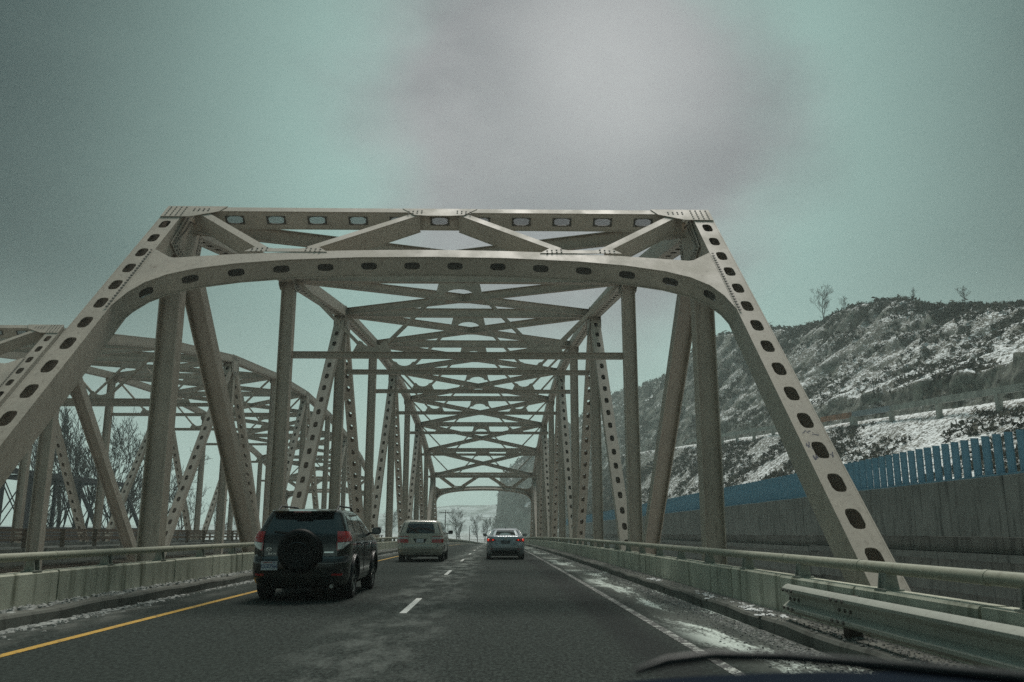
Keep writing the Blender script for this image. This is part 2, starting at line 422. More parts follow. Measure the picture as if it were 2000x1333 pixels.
    for i in range(1, 9):
        a, b = U(i), U(i+1); up = Vector((0, -(b.z-a.z), P)).normalized()
        for s in (-1, 1):
            p0 = Vector((-s*xi, a.y + 0.25, a.z - 0.02 - 0.004*s)); p1 = Vector((s*xi, b.y - 0.25, b.z - 0.02 - 0.004*s)); mb = MB()
            mb.beam(p0 + up*0.175, p1 + up*0.175, 0.30, 0.018, up); mb.beam(p0 - up*0.175, p1 - up*0.175, 0.30, 0.018, up); mb.beam(p0, p1, 0.016, 0.332, up)
            mb.obj('lateral_brace', S, root, (XB, 0, 0), world=True)
        mb = MB(); m = (a + b)/2 - up*0.20; dd = (b - a).normalized()
        mb.prism([(-0.9, -0.35), (0.9, -0.35), (0.9, 0.35), (-0.9, 0.35)], 0.012, lambda x, t, k: m + VX*x + dd*t - up*k); mb.obj('brace_gusset', S, root, (XB, 0, 0), world=True)
    # portals
    scr = MB()
    for k in range(-10, 11):
        for sg in (-1, 1):
            x0 = k*0.030; scr.beam((x0 - 0.06*sg, 0, -0.115), (x0 + 0.06*sg, 0, 0.115), 0.011, 0.006, (0, 1, 0))
    scr.v = [(max(-0.24, min(0.24, x)), y, z) for x, y, z in scr.v]
    scr_me = scr.mesh('mesh_screen', M['bolt'])
    for far in (False, True):
        yt, yb = (ny(1), ny(0)) if not far else (ny(9), ny(10))
        top = Vector((0, yt, TOP[1] + road_z(yt) + 0.1)); bot = Vector((0, yb, LOW + road_z(yb)))
        dv = (top - bot).normalized(); nn = VX.cross(dv); nn = nn if nn.z > 0 else -nn
        org = top + nn*0.30 + dv*0.06; D = 0.5
        def PP(u, t, d): return org + VX*u - dv*t - nn*d
        # top strut
        mb = MB(); xe = 6.22
        mb.prism([(-xe, 0.0), (xe, 0.0), (xe, 0.24), (-xe, 0.24)], 0.02, PP)
        mb.prism([(-xe, 0.02), (xe, 0.02), (xe, 0.23), (-xe, 0.23)], 0.02, lambda u, t, d: PP(u, t, d + D - 0.02))
        cs = mb.perf(2*xe, D-0.04, lambda u, v, n: PP(u - xe, 0.20 + n, D/2 + v), 1.04, 0.40, 0.19, 0.014, end=0.2)
        ts = mb.obj('portal_strut', S, root, (XB, 0, 0), world=True)
        rot = Matrix((VX, nn.cross(VX), nn)).transposed().to_euler()
        for u in cs:
            c = PP(u - xe, 0.225, D/2); tag(link('mesh_screen', scr_me, ts, (XB + c.x, c.y, c.z), rot, world=True))
        # arched lower strut
        lx = [0, 1.65, 3.3, 4.35, 5.2, 5.72, 6.08, 6.28, 6.40]; lt = [2.78, 2.82, 2.97, 3.16, 3.43, 3.72, 4.10, 4.55, 5.1]
        us = np.linspace(0, 1, 25); from_u = lambda x: float(np.interp(abs(x), lx, lt))
        xs = [-v for v in reversed(np.interp(us, np.linspace(0, 1, 9), lx)[1:])] + list(np.interp(us, np.linspace(0, 1, 9), lx))
        mb = MB(); upper = lambda x: 2.42 + 0.55*(x/6.2)**2 if abs(x) < 5.9 else 2.918 - max(0, abs(x)-5.9)*0.9
        for a, b in zip(xs[:-1], xs[1:]):
            mb.prism([(a, upper(a)), (b, upper(b)), (b, from_u(b)), (a, from_u(a))], 0.02, lambda u, t, d: PP(u, t, d + 0.004))
            mb.prism([(a, from_u(a)-0.3), (b, from_u(b)-0.3), (b, from_u(b)), (a, from_u(a))], 0.02, lambda u, t, d: PP(u, t, d + D - 0.02))
        # web along the lower edge, with slots
        al = [0.0]
        for a, b in zip(xs[:-1], xs[1:]): al.append(al[-1] + math.hypot(b-a, from_u(b)-from_u(a)))
        def web(u, v, n):
            x = float(np.interp(u, al, xs)); x2 = float(np.interp(u + 0.02, al, xs)); x1 = float(np.interp(u - 0.02, al, xs))
            t = from_u(x); tx, tt = x2-x1, from_u(x2)-from_u(x1); l = math.hypot(tx, tt) or 1
            return PP(x + tt/l*(0.03+n), t - tx/l*(0.03+n), D/2 + v)
        cs = mb.perf(al[-1], D-0.05, web, 0.985, 0.36, 0.18, 0.014, end=0.2)
        for u0, u1 in zip(al[3:-4], al[4:-3]):
            mb.add([web(u0, -D/2+0.03, 0.27), web(u1, -D/2+0.03, 0.27), web(u1, D/2-0.03, 0.27), web(u0, D/2-0.03, 0.27)], [(0, 1, 2, 3)])
        ar = mb.obj('portal_arch', S, root, (XB, 0, 0), world=True)
        for u in cs:
            c = web(u, 0, 0.006); c1 = web(u+0.1, 0, 0.006); tx = (c1 - c).normalized()
            r2 = Matrix((tx, nn.cross(tx), nn)).transposed().to_euler()
            link('mesh_screen', scr_me, ar, (XB + c.x, c.y, c.z), r2, world=True)
        # zigzag web members
        for sg in (-1, 1):
            for (u0, t0, u1, t1) in ((sg*5.98, 0.28, sg*3.9, 2.42), (sg*2.9, 2.34, sg*0.55, 0.30)):
                mb = MB(); a = Vector((u0, t0)); b = Vector((u1, t1)); d = (b - a).normalized(); q = Vector((-d.y, d.x))
                if q.y < 0: q = -q
                def strip(o0, o1, d0, d1):
                    pl = [a + q*o0, b + q*o0, b + q*o1, a + q*o1]
                    mb.prism([(p.x, p.y) for p in pl], d1 - d0, lambda u, t, k: PP(u, t, d0 + k))
                strip(-0.10, 0.10, 0.012, 0.03); strip(-0.10, 0.10, D-0.03, D-0.012); strip(0.07, 0.085, 0.03, D-0.03)
                mb.obj('portal_brace', S, root, (XB, 0, 0), world=True)
        # front gussets of the portal
        for poly, o in (([(-0.95, 0.02), (0.95, 0.02), (0.62, 0.42), (0.3, 0.46), (-0.3, 0.46), (-0.62, 0.42)], 0),
                        ([(-0.95, 2.58), (0.95, 2.58), (0.70, 2.30), (0.3, 2.42), (-0.3, 2.42), (-0.70, 2.30)], 3.4),
                        ([(-0.95, 2.58), (0.95, 2.58), (0.70, 2.30), (0.3, 2.42), (-0.3, 2.42), (-0.70, 2.30)], -3.4)):
            mb = MB(); mb.prism([(x + o, t) for x, t in poly], 0.012, lambda u, t, d: PP(u, t, d - 0.012))
            g = mb.obj('portal_gusset', S, root, (XB, 0, 0), world=True); bb = MB()
            for sg in (-1, 1):
                for j in range(4):
                    for k in range(2): bb.bolt(PP(o + sg*(0.45 + 0.11*j), (0.16 if o == 0 else 2.40) + 0.12*k*(1 if o == 0 else 1) + 0.02*j, -0.012), nn, 0.02, 0.014)
            tag(bb.obj('bolt_head', M['bolt'], g, (XB, 0, 0), world=True), kind='stuff')
        for sg in (-1, 1):
            mb = MB(); mb.prism([(sg*p[0], p[1]) for p in ((6.90, -0.02), (5.4, -0.02), (5.55, 0.30), (6.18, 0.62), (6.90, 0.62))], 0.014, lambda u, t, d: PP(u, t, d - 0.018))
            g = mb.obj('portal_gusset', S, root, (XB, 0, 0), world=True); bb = MB()
            for (bu, bt) in [(6.80 - 0.13*j, 0.06 + 0.12*k) for j in range(4) for k in range(5)] + [(6.18 - 0.12*j, 0.16 + 0.1*k) for j in range(4) for k in range(2)]:
                bb.bolt(PP(sg*bu, bt, -0.018), nn, 0.02, 0.014)
            tag(bb.obj('bolt_head', M['bolt'], g, (XB, 0, 0), world=True), kind='stuff')
            bb = MB(); t = 2.55
            while t < 5.3:
                bb.bolt(PP(sg*6.46, t, -0.008), nn, 0.026, 0.016); t += 0.115
            tag(bb.obj('bolt_head', M['bolt'], ar, (XB, 0, 0), world=True), kind='stuff')
    # floor system
    for i in range(0, 11):
        c = Lo(i); mb = MB(); mb.bx(-xi, xi, c.y-0.012, c.y+0.012, c.z-0.1, c.z+1.5); mb.bx(-xi, xi, c.y-0.2, c.y+0.2, c.z-0.14, c.z-0.1); mb.bx(-xi, xi, c.y-0.2, c.y+0.2, c.z+1.5, c.z+1.53)
        mb.obj('floor_beam', S, root, (XB, 0, 0), world=True)
    for x in np.linspace(-4.8, 4.8, 7):
        mb = MB()
        for i in range(10):
            a, b = Lo(i), Lo(i+1); mb.beam((x, a.y+0.25, a.z+1.2), (x, b.y-0.25, b.z+1.2), 0.2, 0.55)
        mb.obj('stringer', S, root, (XB, 0, 0), world=True)
    mb = MB()
    for i in range(10):
        a, b = ny(i), ny(i+1); za, zb = road_z(a), road_z(b)
        vs = [(x, y, z+dz) for (y, z) in ((a, za), (b, zb)) for x in (-5.75, 5.75) for dz in (-0.42, -0.06)]
        mb.add(vs, [(0,1,3,2),(4,6,7,5),(0,4,5,1),(2,3,7,6),(0,2,6,4),(1,5,7,3)])
    mb.obj('deck_slab', M['concrete'], root, (XB, 0, 0), world=True)
    return root
near_bridge = build_bridge()
LB = (-23.44, 14.4, 0.30)
far_bridge = copy_tree(near_bridge); far_bridge.location = near_bridge.location + Vector(LB)
tag(far_bridge, 'matching taupe truss bridge on the left, parallel to the road, set further back', 'bridge')
# ------------------------------------------------------------------ road, kerbs, parapets
def road_pt(y, off, dz=0.0):
    """a point 'off' metres right of the road's centre line at y"""
    sl = 2*max(0.0, y-125.0)/5000.0; n = Vector((1, -sl, 0)).normalized()
    return Vector((road_x(y), y, road_z(y) + dz)) + n*off
YS = [-30, -20, -10] + [0 + 2.5*i for i in range(50)] + [125 + 5*i for i in range(52)]
def strip(name, o0, o1, dz, mat, ys=YS, parent=None, sub=1):
    mb = MB(); vs = []
    for y in ys:
        for k in range(sub+1): vs.append(road_pt(y, o0 + (o1-o0)*k/sub, dz))
    w = sub+1
    mb.add(vs, [(i*w+k, i*w+k+1, (i+1)*w+k+1, (i+1)*w+k) for i in range(len(ys)-1) for k in range(sub)])
    return mb.obj(name, mat, parent)
def asphalt():
    n = NM('asphalt'); p = n.pos(); x, y, z = n.xyz()
    g = n.noise(26, 4, (1, 0.45, 1), 0.7, vec=p); g2 = n.noise(9, 5, (1, 0.5, 1), 0.7, vec=p); big = n.noise(0.35, 5, (1, 0.25, 1), vec=p); crack = n.noise(2.0, 6, (1, 0.35, 1), 0.7, vec=p)
    c = n.mix(n.map(g, 0.35, 0.7), (0.003, 0.006, 0.005), (0.050, 0.063, 0.056))
    c = n.mix(n.map(big, 0.35, 0.7, 0, 0.45), c, (0.045, 0.054, 0.048))
    c = n.mix(n.map(g2, 0.62, 0.75, 0, 0.5), c, (0.016, 0.018, 0.018))
    # dried salt and grit left of the wheel tracks, by the centre line and on the right shoulder
    lx = n.math('SUBTRACT', x, XB)
    sh = n.map(lx, 3.62, 4.15); br = n.noise(1.3, 6, (1, 0.16, 1), 0.7, vec=p, dist=0.5)
    salt = n.math('MULTIPLY', sh, n.map(n.math('ADD', br, n.math('MULTIPLY', n.math('SUBTRACT', g, 0.5), 0.35)), 0.50, 0.62))
    c = n.mix(n.math('MULTIPLY', sh, n.map(br, 0.30, 0.5, 0.15, 0.6)), c, (0.13, 0.14, 0.125))
    c = n.mix(salt, c, (0.60, 0.66, 0.61))
    trk = n.map(n.math('ABSOLUTE', n.math('SUBTRACT', lx, 3.15)), 0.45, 0.1); c = n.mix(n.math('MULTIPLY', trk, 0.65), c, (0.012, 0.014, 0.014))
    cen = n.map(n.math('ABSOLUTE', n.math('SUBTRACT', lx, 0.05)), 1.15, 0.15)
    cen = n.math('MULTIPLY', cen, n.map(crack, 0.42, 0.66))
    c = n.mix(n.math('MULTIPLY', cen, n.map(y, 10, 40, 0.30, 0.9)), c, (0.24, 0.26, 0.24))
    lft = n.math('MULTIPLY', n.map(lx, -3.85, -4.5), n.map(br, 0.40, 0.62, 0, 0.8)); c = n.mix(lft, c, (0.16, 0.165, 0.15))
    h = n.math('ADD', g, n.math('MULTIPLY', g2, 0.6)); n.bump(h, 0.6, 0.012)
    return n.done(c, n.map(big, 0.3, 0.7, 0.78, 0.95), 0, 0.12)
M['asphalt'] = asphalt()
road = tag(strip('road', -4.92, 4.92, 0.0, M['asphalt'], sub=8), kind='structure')
def paint(name, col, wear):
    n = NM(name); p = n.pos(); w = n.noise(7, 6, vec=p, rough=0.75); w2 = n.noise(45, 3, vec=p)
    c = n.mix(n.map(n.math('ADD', w, n.math('MULTIPLY', w2, 0.35)), wear, wear+0.12), col, (0.05, 0.052, 0.05))
    return n.done(c, 0.7, 0, 0.3)
M['yellow'] = paint('yellow_paint', (0.52, 0.31, 0.05), 0.71)
M['white'] = paint('white_paint', (0.62, 0.63, 0.60), 0.74)
M['edge_white'] = paint('worn_white_paint', (0.50, 0.52, 0.48), 0.55)
strip('edge_line', -3.72, -3.59, 0.005, M['yellow'], parent=road)
strip('edge_line', 3.56, 3.68, 0.005, M['edge_white'], parent=road)
for k in range(20):
    y = 14.0 + 12.1*k
    strip('lane_dash', -0.055, 0.055, 0.005, M['white'], [y, y+1.5, y+3.05], parent=road)
for s in (-1, 1):
    mb = MB(); ys = YS
    prof = [(4.92, -0.1), (4.925, 0.13), (4.95, 0.165), (5.36, 0.175), (5.36, -0.3)]
    jit = lambda y: 0.012*math.sin(y*2.3+s) + 0.008*math.sin(y*7.1)
    ys2 = [y for i in range(len(ys)-1) for y in np.linspace(ys[i], ys[i+1], 4)[:-1]] + [ys[-1]]
    vs = [road_pt(y, s*(o + (jit(y) if q in (1, 2) else 0)), dz + (jit(y+3) if q in (1, 2) else 0)) for y in ys2 for q, (o, dz) in enumerate(prof)]
    n = len(prof); mb.add(vs, [(i*n+k, i*n+k+1, (i+1)*n+k+1, (i+1)*n+k) if s > 0 else (i*n+k, (i+1)*n+k, (i+1)*n+k+1, i*n+k+1) for i in range(len(ys2)-1) for k in range(n-1)])
    tag(mb.obj('kerb', M['kerb']), kind='structure')
# parapets: concrete panels, pipe rail on brackets
PL = 2.5
def panel_mesh(L):
    mb = MB(); w = 0.13
    prof = [(-w, 0.17), (-w, 0.64), (-w+0.02, 0.665), (w-0.02, 0.665), (w, 0.64), (w, 0.10), (-w, 0.10)]
    pts = [(a, b) for a, b in prof]
    mb.prism(pts, L-0.045, lambda a, b, c: (a, c + 0.0225, b)); return mb.mesh('wall_panel', M['parapet'])
pm = panel_mesh(PL)
mb = MB(); mb.tube([(0, 0.012, 0), (0, PL-0.012, 0)], 0.062, 14, True); mb.tube([(0, -0.03, 0), (0, 0.03, 0)], 0.067, 14, True)
pipe_me = mb.mesh('rail_pipe', M['rail'], 40)
mb = MB()
for sx in (-1, 1):
    mb.prism([(-0.15, 0), (0.15, 0), (0.085, 0.21), (-0.085, 0.21)], 0.02, lambda a, b, c: (a*0.55, sx*0.075 + c, b))
mb.bx(-0.10, 0.10, -0.13, 0.13, 0, 0.02); mb.bx(-0.05, -0.035, -0.06, 0.08, 0.02, 0.19)
brk_me = mb.mesh('rail_bracket', M['galv'])
def parapet(side, y0, n, label):
    r = empty('bridge_parapet', road_pt(y0, side*5.47), label, 'parapet')
    for i in range(n):
        y = y0 + PL*i; a = road_pt(y, side*5.50); b = road_pt(y+PL, side*5.50); d = b - a
        rot = (math.atan2(d.z, math.hypot(d.x, d.y)), 0, math.atan2(-d.x, d.y))
        j = random.uniform(-0.006, 0.006)
        link('wall_panel', pm, r, a + Vector((j, 0, j)), rot, world=True)
        link('rail_pipe', pipe_me, r, a + Vector((-0.03*side, 0, 0.885)), rot, world=True)
        m = (a + b)/2; link('rail_bracket', brk_me, r, m + Vector((-0.02*side, 0.62, 0.66)), rot, world=True)
    return r
YP = 7.2
pr = parapet(1, YP, 47, 'concrete parapet with a pipe rail along the right edge of the bridge')
pl_ = parapet(-1, -6.0, 52, 'concrete parapet with a pipe rail along the left edge of the bridge, by the SUV')
for y in (YP-PL, YP-2*PL):
    a = road_pt(y, 5.50); link('rail_pipe', pipe_me, pr, a + Vector((-0.03, 0, 0.885)), world=True)
    link('rail_bracket', brk_me, pr, a + Vector((-0.02, 1.9, 0.66)), world=True)
# parapet beyond the bridge, posts and rails seen end on
for s, lab in ((-1, 'far parapet beyond the bridge curving across behind the pale minivan'), (1, 'far parapet beyond the bridge on the right, behind the grey sedan')):
    r = empty('approach_parapet', road_pt(126, s*5.5), lab, 'parapet')
    ys = [125 + 4*i for i in range(58)]
    mb = MB()
    for a, b in zip(ys[:-1], ys[1:]): mb.beam(road_pt(a, s*5.5, 0.16), road_pt(b, s*5.5, 0.16), 0.25, 0.30)
    mb.obj('wall_base', M['parapet'], r, world=True)
    mb = MB()
    for a, b in zip(ys[:-1], ys[1:]): mb.beam(road_pt(a, s*5.5, 0.78), road_pt(b, s*5.5, 0.78), 0.22, 0.16)
    mb.obj('top_rail', M['parapet'], r, world=True)
    pm2 = MB(); pm2.bx(-0.09, 0.09, -0.16, 0.16, 0.28, 0.72); pm2 = pm2.mesh('post', M['kerb'])
    for i in range(110):
        link('post', pm2, r, road_pt(126 + 2*i, s*5.5), world=True)
# low end block of the right parapet with a notch, toward the viewer
r = empty('parapet_end_block', (XB+5.5, 5.0, 0), 'low concrete end block before the right parapet, behind the steel guardrail', 'end block')
mb = MB(); mb.bx(-0.13, 0.13, 0.9, 2.18, 0.10, 0.655); mb.obj('wall_block', M['parapet'], r)
mb = MB(); mb.bx(-0.15, 0.15, -4.0, 0.86, 0.02, 0.56); mb.obj('wall_block', M['parapet'], r)
# steel W-beam guardrail on the right
g = empty('guardrail', (3.68, 4.0, 0), 'galvanised steel corrugated guardrail in front of the right parapet, bottom right', 'guardrail')
wprof = [(0.0, 0.60), (-0.03, 0.595), (-0.085, 0.555), (-0.085, 0.525), (-0.005, 0.465), (0.0, 0.43), (-0.005, 0.395), (-0.085, 0.335), (-0.085, 0.305), (-0.03, 0.265), (0.0, 0.26)]
def gpath(y): return Vector((3.70 + (0.0 if y > 8 else (8-y)*0.0035), y, 0.0))
mb = MB(); gy = [-8, -4, 0, 2, 4, 6, 8, 9.5, 10.6, 11.0, 11.2]; vs = []
for y in gy:
    c = gpath(y)
    for a, b in wprof: vs.append((c.x + a + (0.0 if y < 11 else 0.03*(y-11)/0.2), y, b))
n = len(wprof)
mb.add(vs, [(i*n+k, (i+1)*n+k, (i+1)*n+k+1, i*n+k+1) for i in range(len(gy)-1) for k in range(n-1)])
vs2 = [(x+0.004, y, z) for x, y, z in vs]; mb.add(vs2, [(i*n+k, i*n+k+1, (i+1)*n+k+1, (i+1)*n+k) for i in range(len(gy)-1) for k in range(n-1)])
o = mb.obj('corrugated_beam', M['galv'], g, smooth=30, world=True)
for y in (-2.0, 1.8, 5.6, 9.4):
    mb = MB(); mb.bx(3.71, 3.86, y-0.07, y+0.07, 0.16, 0.58); mb.obj('spacer_block', M['wood'], g, world=True)
bb = MB()
for y in (9.2, 9.35, 9.5, 10.75, 10.9, 11.05, 5.6, 5.75, 5.9):
    for z in (0.535, 0.43, 0.325): bb.bolt((3.70 - (0.085 if z != 0.43 else 0.0), y, z), (-1, 0, 0), 0.02, 0.02)
tag(bb.obj('bolt_head', M['bolt'], g, world=True), kind='stuff')

# slush and grit along the kerbs
def slush(name, label, spots, mat):
    mb = MB()
    for (x, y, r, h) in spots:
        c = road_pt(y, x); k = random.randint(5, 7); vs = [c + Vector((0, 0, h))]
        for j in range(k):
            t = 2*math.pi*j/k + random.uniform(-.3, .3); q = r*random.uniform(0.6, 1.3); vs.append(c + Vector((math.cos(t)*q, math.sin(t)*q*1.5, -0.004)))
        for j in range(k):
            t = 2*math.pi*j/k + random.uniform(-.2, .4); q = r*random.uniform(0.35, 0.7); vs.append(c + Vector((math.cos(t)*q, math.sin(t)*q*1.5, h*random.uniform(0.5, 1.0))))
        fs = [(0, 1+k+j, 1+k+(j+1) % k) for j in range(k)] + [(1+j, 1+(j+1) % k, 1+k+(j+1) % k, 1+k+j) for j in range(k)]
        mb.add(vs, fs)
    return tag(mb.obj(name, mat), label, 'snow', kind='stuff')
def ramp_n(y): return 0.5 + 0.5*math.sin(y*0.9) * math.sin(y*0.37+1) + random.uniform(-0.35, 0.35)
sp = []
for i in range(2600):
    y = 5 + 75*random.random()**1.6
    if ramp_n(y) < 0.30: continue
    d = abs(random.gauss(0, 0.16)); sp.append((-4.88 + d, y, random.uniform(0.015, 0.07)*(1.2 if d < 0.15 else 0.6), random.uniform(0.004, 0.03)))
slush('slush', 'dirty slush ridge along the left kerb', sp, M['snow'])
sp = []
for i in range(2200):
    y = 4 + 80*random.random()**1.5; e = random.random()
    if ramp_n(y+9) < 0.25: continue
    sp.append((-5.36 + 0.22*random.random()**2, y, random.uniform(0.02, 0.07), random.uniform(0.01, 0.05)))
so = slush('slush', 'thin snow on the ledge below the left parapet', sp, M['snow']); so.location.z = 0.175
M['grit'] = plain('gritty_snow', (0.17, 0.175, 0.165), 0.85, 0, 0.3, 0.5, 14.0)
sp = []
for i in range(7500):
    y = 5 + 70*random.random()**1.5
    if ramp_n(y*0.7+4) < 0.12: continue
    d = abs(random.gauss(0, 0.30)); sp.append((4.88 - d, y, random.uniform(0.008, 0.03)*(1.3 if d < 0.3 else 0.7), random.uniform(0.003, 0.018)))
slush('grit_and_slush', 'gritty slush along the right kerb', sp, M['grit'])
sp = [(5.34 - 0.36*random.random()**1.5, 6 + 70*random.random()**1.5, random.uniform(0.006, 0.022), random.uniform(0.002, 0.012)) for i in range(4000)]
so = slush('grit_and_slush', 'gravel and slush on the ledge below the right parapet', sp, M['grit']); so.location.z = 0.175
sp = []
for i in range(7):
    y = random.choice([13, 16, 20, 27, 33]) + random.uniform(-1, 1)
    for j in range(14): sp.append((5.14 + random.gauss(0, 0.07), y + random.gauss(0, 0.5), random.uniform(0.03, 0.08), random.uniform(0.004, 0.014)))
so = slush('snow_patch', 'small white snow patches on top of the right kerb', sp, plain('clean_snow', (0.62, 0.64, 0.64), 0.7)); so.location.z = 0.17

# ------------------------------------------------------------------ left bridge's deck and rail
lx0 = XB + LB[0]
mb = MB(); ysl = [-40 + 10*i for i in range(34)]
vs = [(lx0 + o, y, road_z(y-LB[1]) + LB[2]) for y in ysl for o in (-5.2, 5.2)]
mb.add(vs, [(2*i, 2*i+1, 2*i+3, 2*i+2) for i in range(len(ysl)-1)]); tag(mb.obj('road', M['asphalt']), kind='structure')
for s, lab in ((1, 'brown weathered steel railing on the near edge of the left bridge'), (-1, 'brown weathered steel railing on the far edge of the left bridge')):
    X = lx0 + s*5.45; r = empty('bridge_railing', (X, 24, -0.2), lab, 'railing')
    pb = MB(); pb.bx(-0.08, 0.08, -0.012, 0.012, -0.45, 1.02); pb.bx(-0.09, 0.09, -0.07, -0.055, -0.45, 1.03); pb.bx(0.02, 0.035, -0.07, 0.07, -0.45, 1.02); pm3 = pb.mesh('post', M['rail_brown'])
    for i in range(46):
        y = 8 + 3.2*i; link('post', pm3, r, (X, y, road_z(y-LB[1]) + LB[2]), world=True)
    for z, h in ((0.98, 0.11), (0.80, 0.06), (0.58, 0.10)):
        mb = MB()
        for i in range(0, 46): y = 8 + 3.2*i; mb.beam((X - 0.13*s, y, road_z(y-LB[1]) + LB[2] + z), (X - 0.13*s, y+3.19, road_z(y+3.2-LB[1]) + LB[2] + z), 0.1, h)
        mb.obj('rail', M['rail_brown'], r, world=True)
    mb = MB()
    for i in range(0, 46): y = 8 + 3.2*i; z = road_z(y-LB[1]) + LB[2]; mb.bx(X-0.16, X+0.2, y, y+3.17, z-0.5, z+0.22)
    mb.obj('edge_beam', M['concrete'], r, world=True)
# ------------------------------------------------------------------ land
def vnoise(x, y, seed=0):
    xi = np.floor(x).astype(np.int64); yi = np.floor(y).astype(np.int64); fx = x-xi; fy = y-yi
    fx = fx*fx*(3-2*fx); fy = fy*fy*(3-2*fy)
    def h(a, b):
        n = (a*374761393 + b*668265263 + seed*1442695041) & 0xffffffff
        n = ((n ^ (n >> 13)) * 1274126177) & 0xffffffff
        return ((n ^ (n >> 16)) & 0xffff) / 65535.0
    return (h(xi, yi)*(1-fx) + h(xi+1, yi)*fx)*(1-fy) + (h(xi, yi+1)*(1-fx) + h(xi+1, yi+1)*fx)*fy
def fbm(x, y, o=4, seed=0, g=0.5):
    s = 0; a = 1; t = 0
    for k in range(o): s = s + a*vnoise(x*2**k, y*2**k, seed+k); t += a; a *= g
    return s/t - 0.5
def sstep(a, b, x): t = np.clip((x-a)/(b-a), 0, 1); return t*t*(3-2*t)
CY = [-60, 0, 100, 126, 142, 160, 173, 186, 211, 240, 289, 376, 536, 700]
CZ = [22, 25, 30.5, 35.0, 39.5, 45.0, 47.0, 48, 51, 58, 67, 67, 84, 90]
def bench(y): return 12.4 + 0.064*(y-76)
def hill_z(x, y):
    x = np.asarray(x, float); y = np.asarray(y, float)
    s = sstep(430, 540, y); toe = 21 - 19*s; cr = np.interp(y, CY, CZ)
    q = x - toe; bz = bench(y)
    # near hill: snowy slope, bench, cliff, brushy crown
    def pw(xs, zs):
        z = zs[0]*np.ones_like(x)
        for a, b, c, d in zip(xs[:-1], xs[1:], zs[:-1], zs[1:]):
            t = np.clip((q-a)/(b-a), 0, 1); z = z + t*(d-c)
        return z
    near = pw([-4, 0, 6, 22, 23.2, 28.5, 31, 40, 54, 75, 130, 300], [-11+0*x, 1.0+0*x, 3.2+0*x, bz-0.9, bz, bz, bz+5, bz+0.5*(cr-bz), cr, cr-7, cr-18, cr-45])
    far = pw([-8, 0, 2.5, 14, 45, 75, 130, 300], [-11+0*x, 8+0*x, 32+0*x, 43+0*x, 64+0*x, 85+0*x, 90+0*x, 90+0*x])
    z = near*(1-s) + far*s
    on = sstep(-3, 4, q)
    cliff = sstep(29, 34, q)*(1 - sstep(46, 58, q)); fl = sstep(22.2, 23.4, q)*(1-sstep(27.5, 29, q))*(1-s)
    rel = 1.2*fbm(x/9, y/9, 4, 3) + 0.5*fbm(x/2.2, y/2.2, 4, 5)
    rock = 3.4*np.abs(fbm(x/26, y/5.5, 4, 11))*-1 + 2.2*fbm(x/7, y/2.6, 4, 17) + 0.8*fbm(x/2, y/1.1, 3, 23)
    return z + on*(1-fl*0.85)*(rel*(1-cliff) + cliff*rock + 2.0*fbm(x/30, y/30, 3, 31)*sstep(30, 60, q))
xs = np.concatenate([np.arange(-14, 15, 1.5), np.arange(15, 48.5, 0.7), np.arange(48.5, 62, 0.3), np.arange(62, 80, 0.7), np.arange(80, 130, 2.2), np.arange(130, 300, 12)])
ys = np.concatenate([np.arange(-30, 40, 3), np.arange(40, 190, 0.75), np.arange(190, 320, 1.4), np.arange(320, 700, 3.2)])
GX, GY = np.meshgrid(xs, ys); GZ = hill_z(GX, GY)
nx, nyy = len(xs), len(ys)
idx = np.arange(nx*nyy).reshape(nyy, nx)
quads = np.stack([idx[:-1, :-1], idx[:-1, 1:], idx[1:, 1:], idx[1:, :-1]], -1).reshape(-1, 4)
# crags: push the steep rock in and out so that it breaks into ledges and columns
QQ = GX - (21 - 19*sstep(430, 540, GY)); CM = sstep(28.6, 30.5, QQ)*(1 - sstep(50, 62, QQ)); CF = sstep(430, 520, GY)*sstep(-1, 1, QQ)*(1-sstep(20, 60, QQ)); CM = np.maximum(CM, CF)
GX = GX - CM*(3.2*fbm(GY/4.2, GZ/9.0, 4, 71) + 1.9*fbm(GY/9.0, GZ/1.7, 3, 73) + 0.8*fbm(GY/1.5, GZ/1.2, 3, 75))
me = bpy.data.meshes.new('hillside'); V = np.stack([GX, GY, GZ], -1).reshape(-1, 3)
me.vertices.add(len(V)); me.vertices.foreach_set('co', V.ravel()); me.loops.add(quads.size); me.loops.foreach_set('vertex_index', quads.ravel().astype(np.int32))
me.polygons.add(len(quads)); me.polygons.foreach_set('loop_start', np.arange(0, quads.size, 4, dtype=np.int32)); me.polygons.foreach_set('use_smooth', np.ones(len(quads), bool))
me.update(calc_edges=True); me.validate()
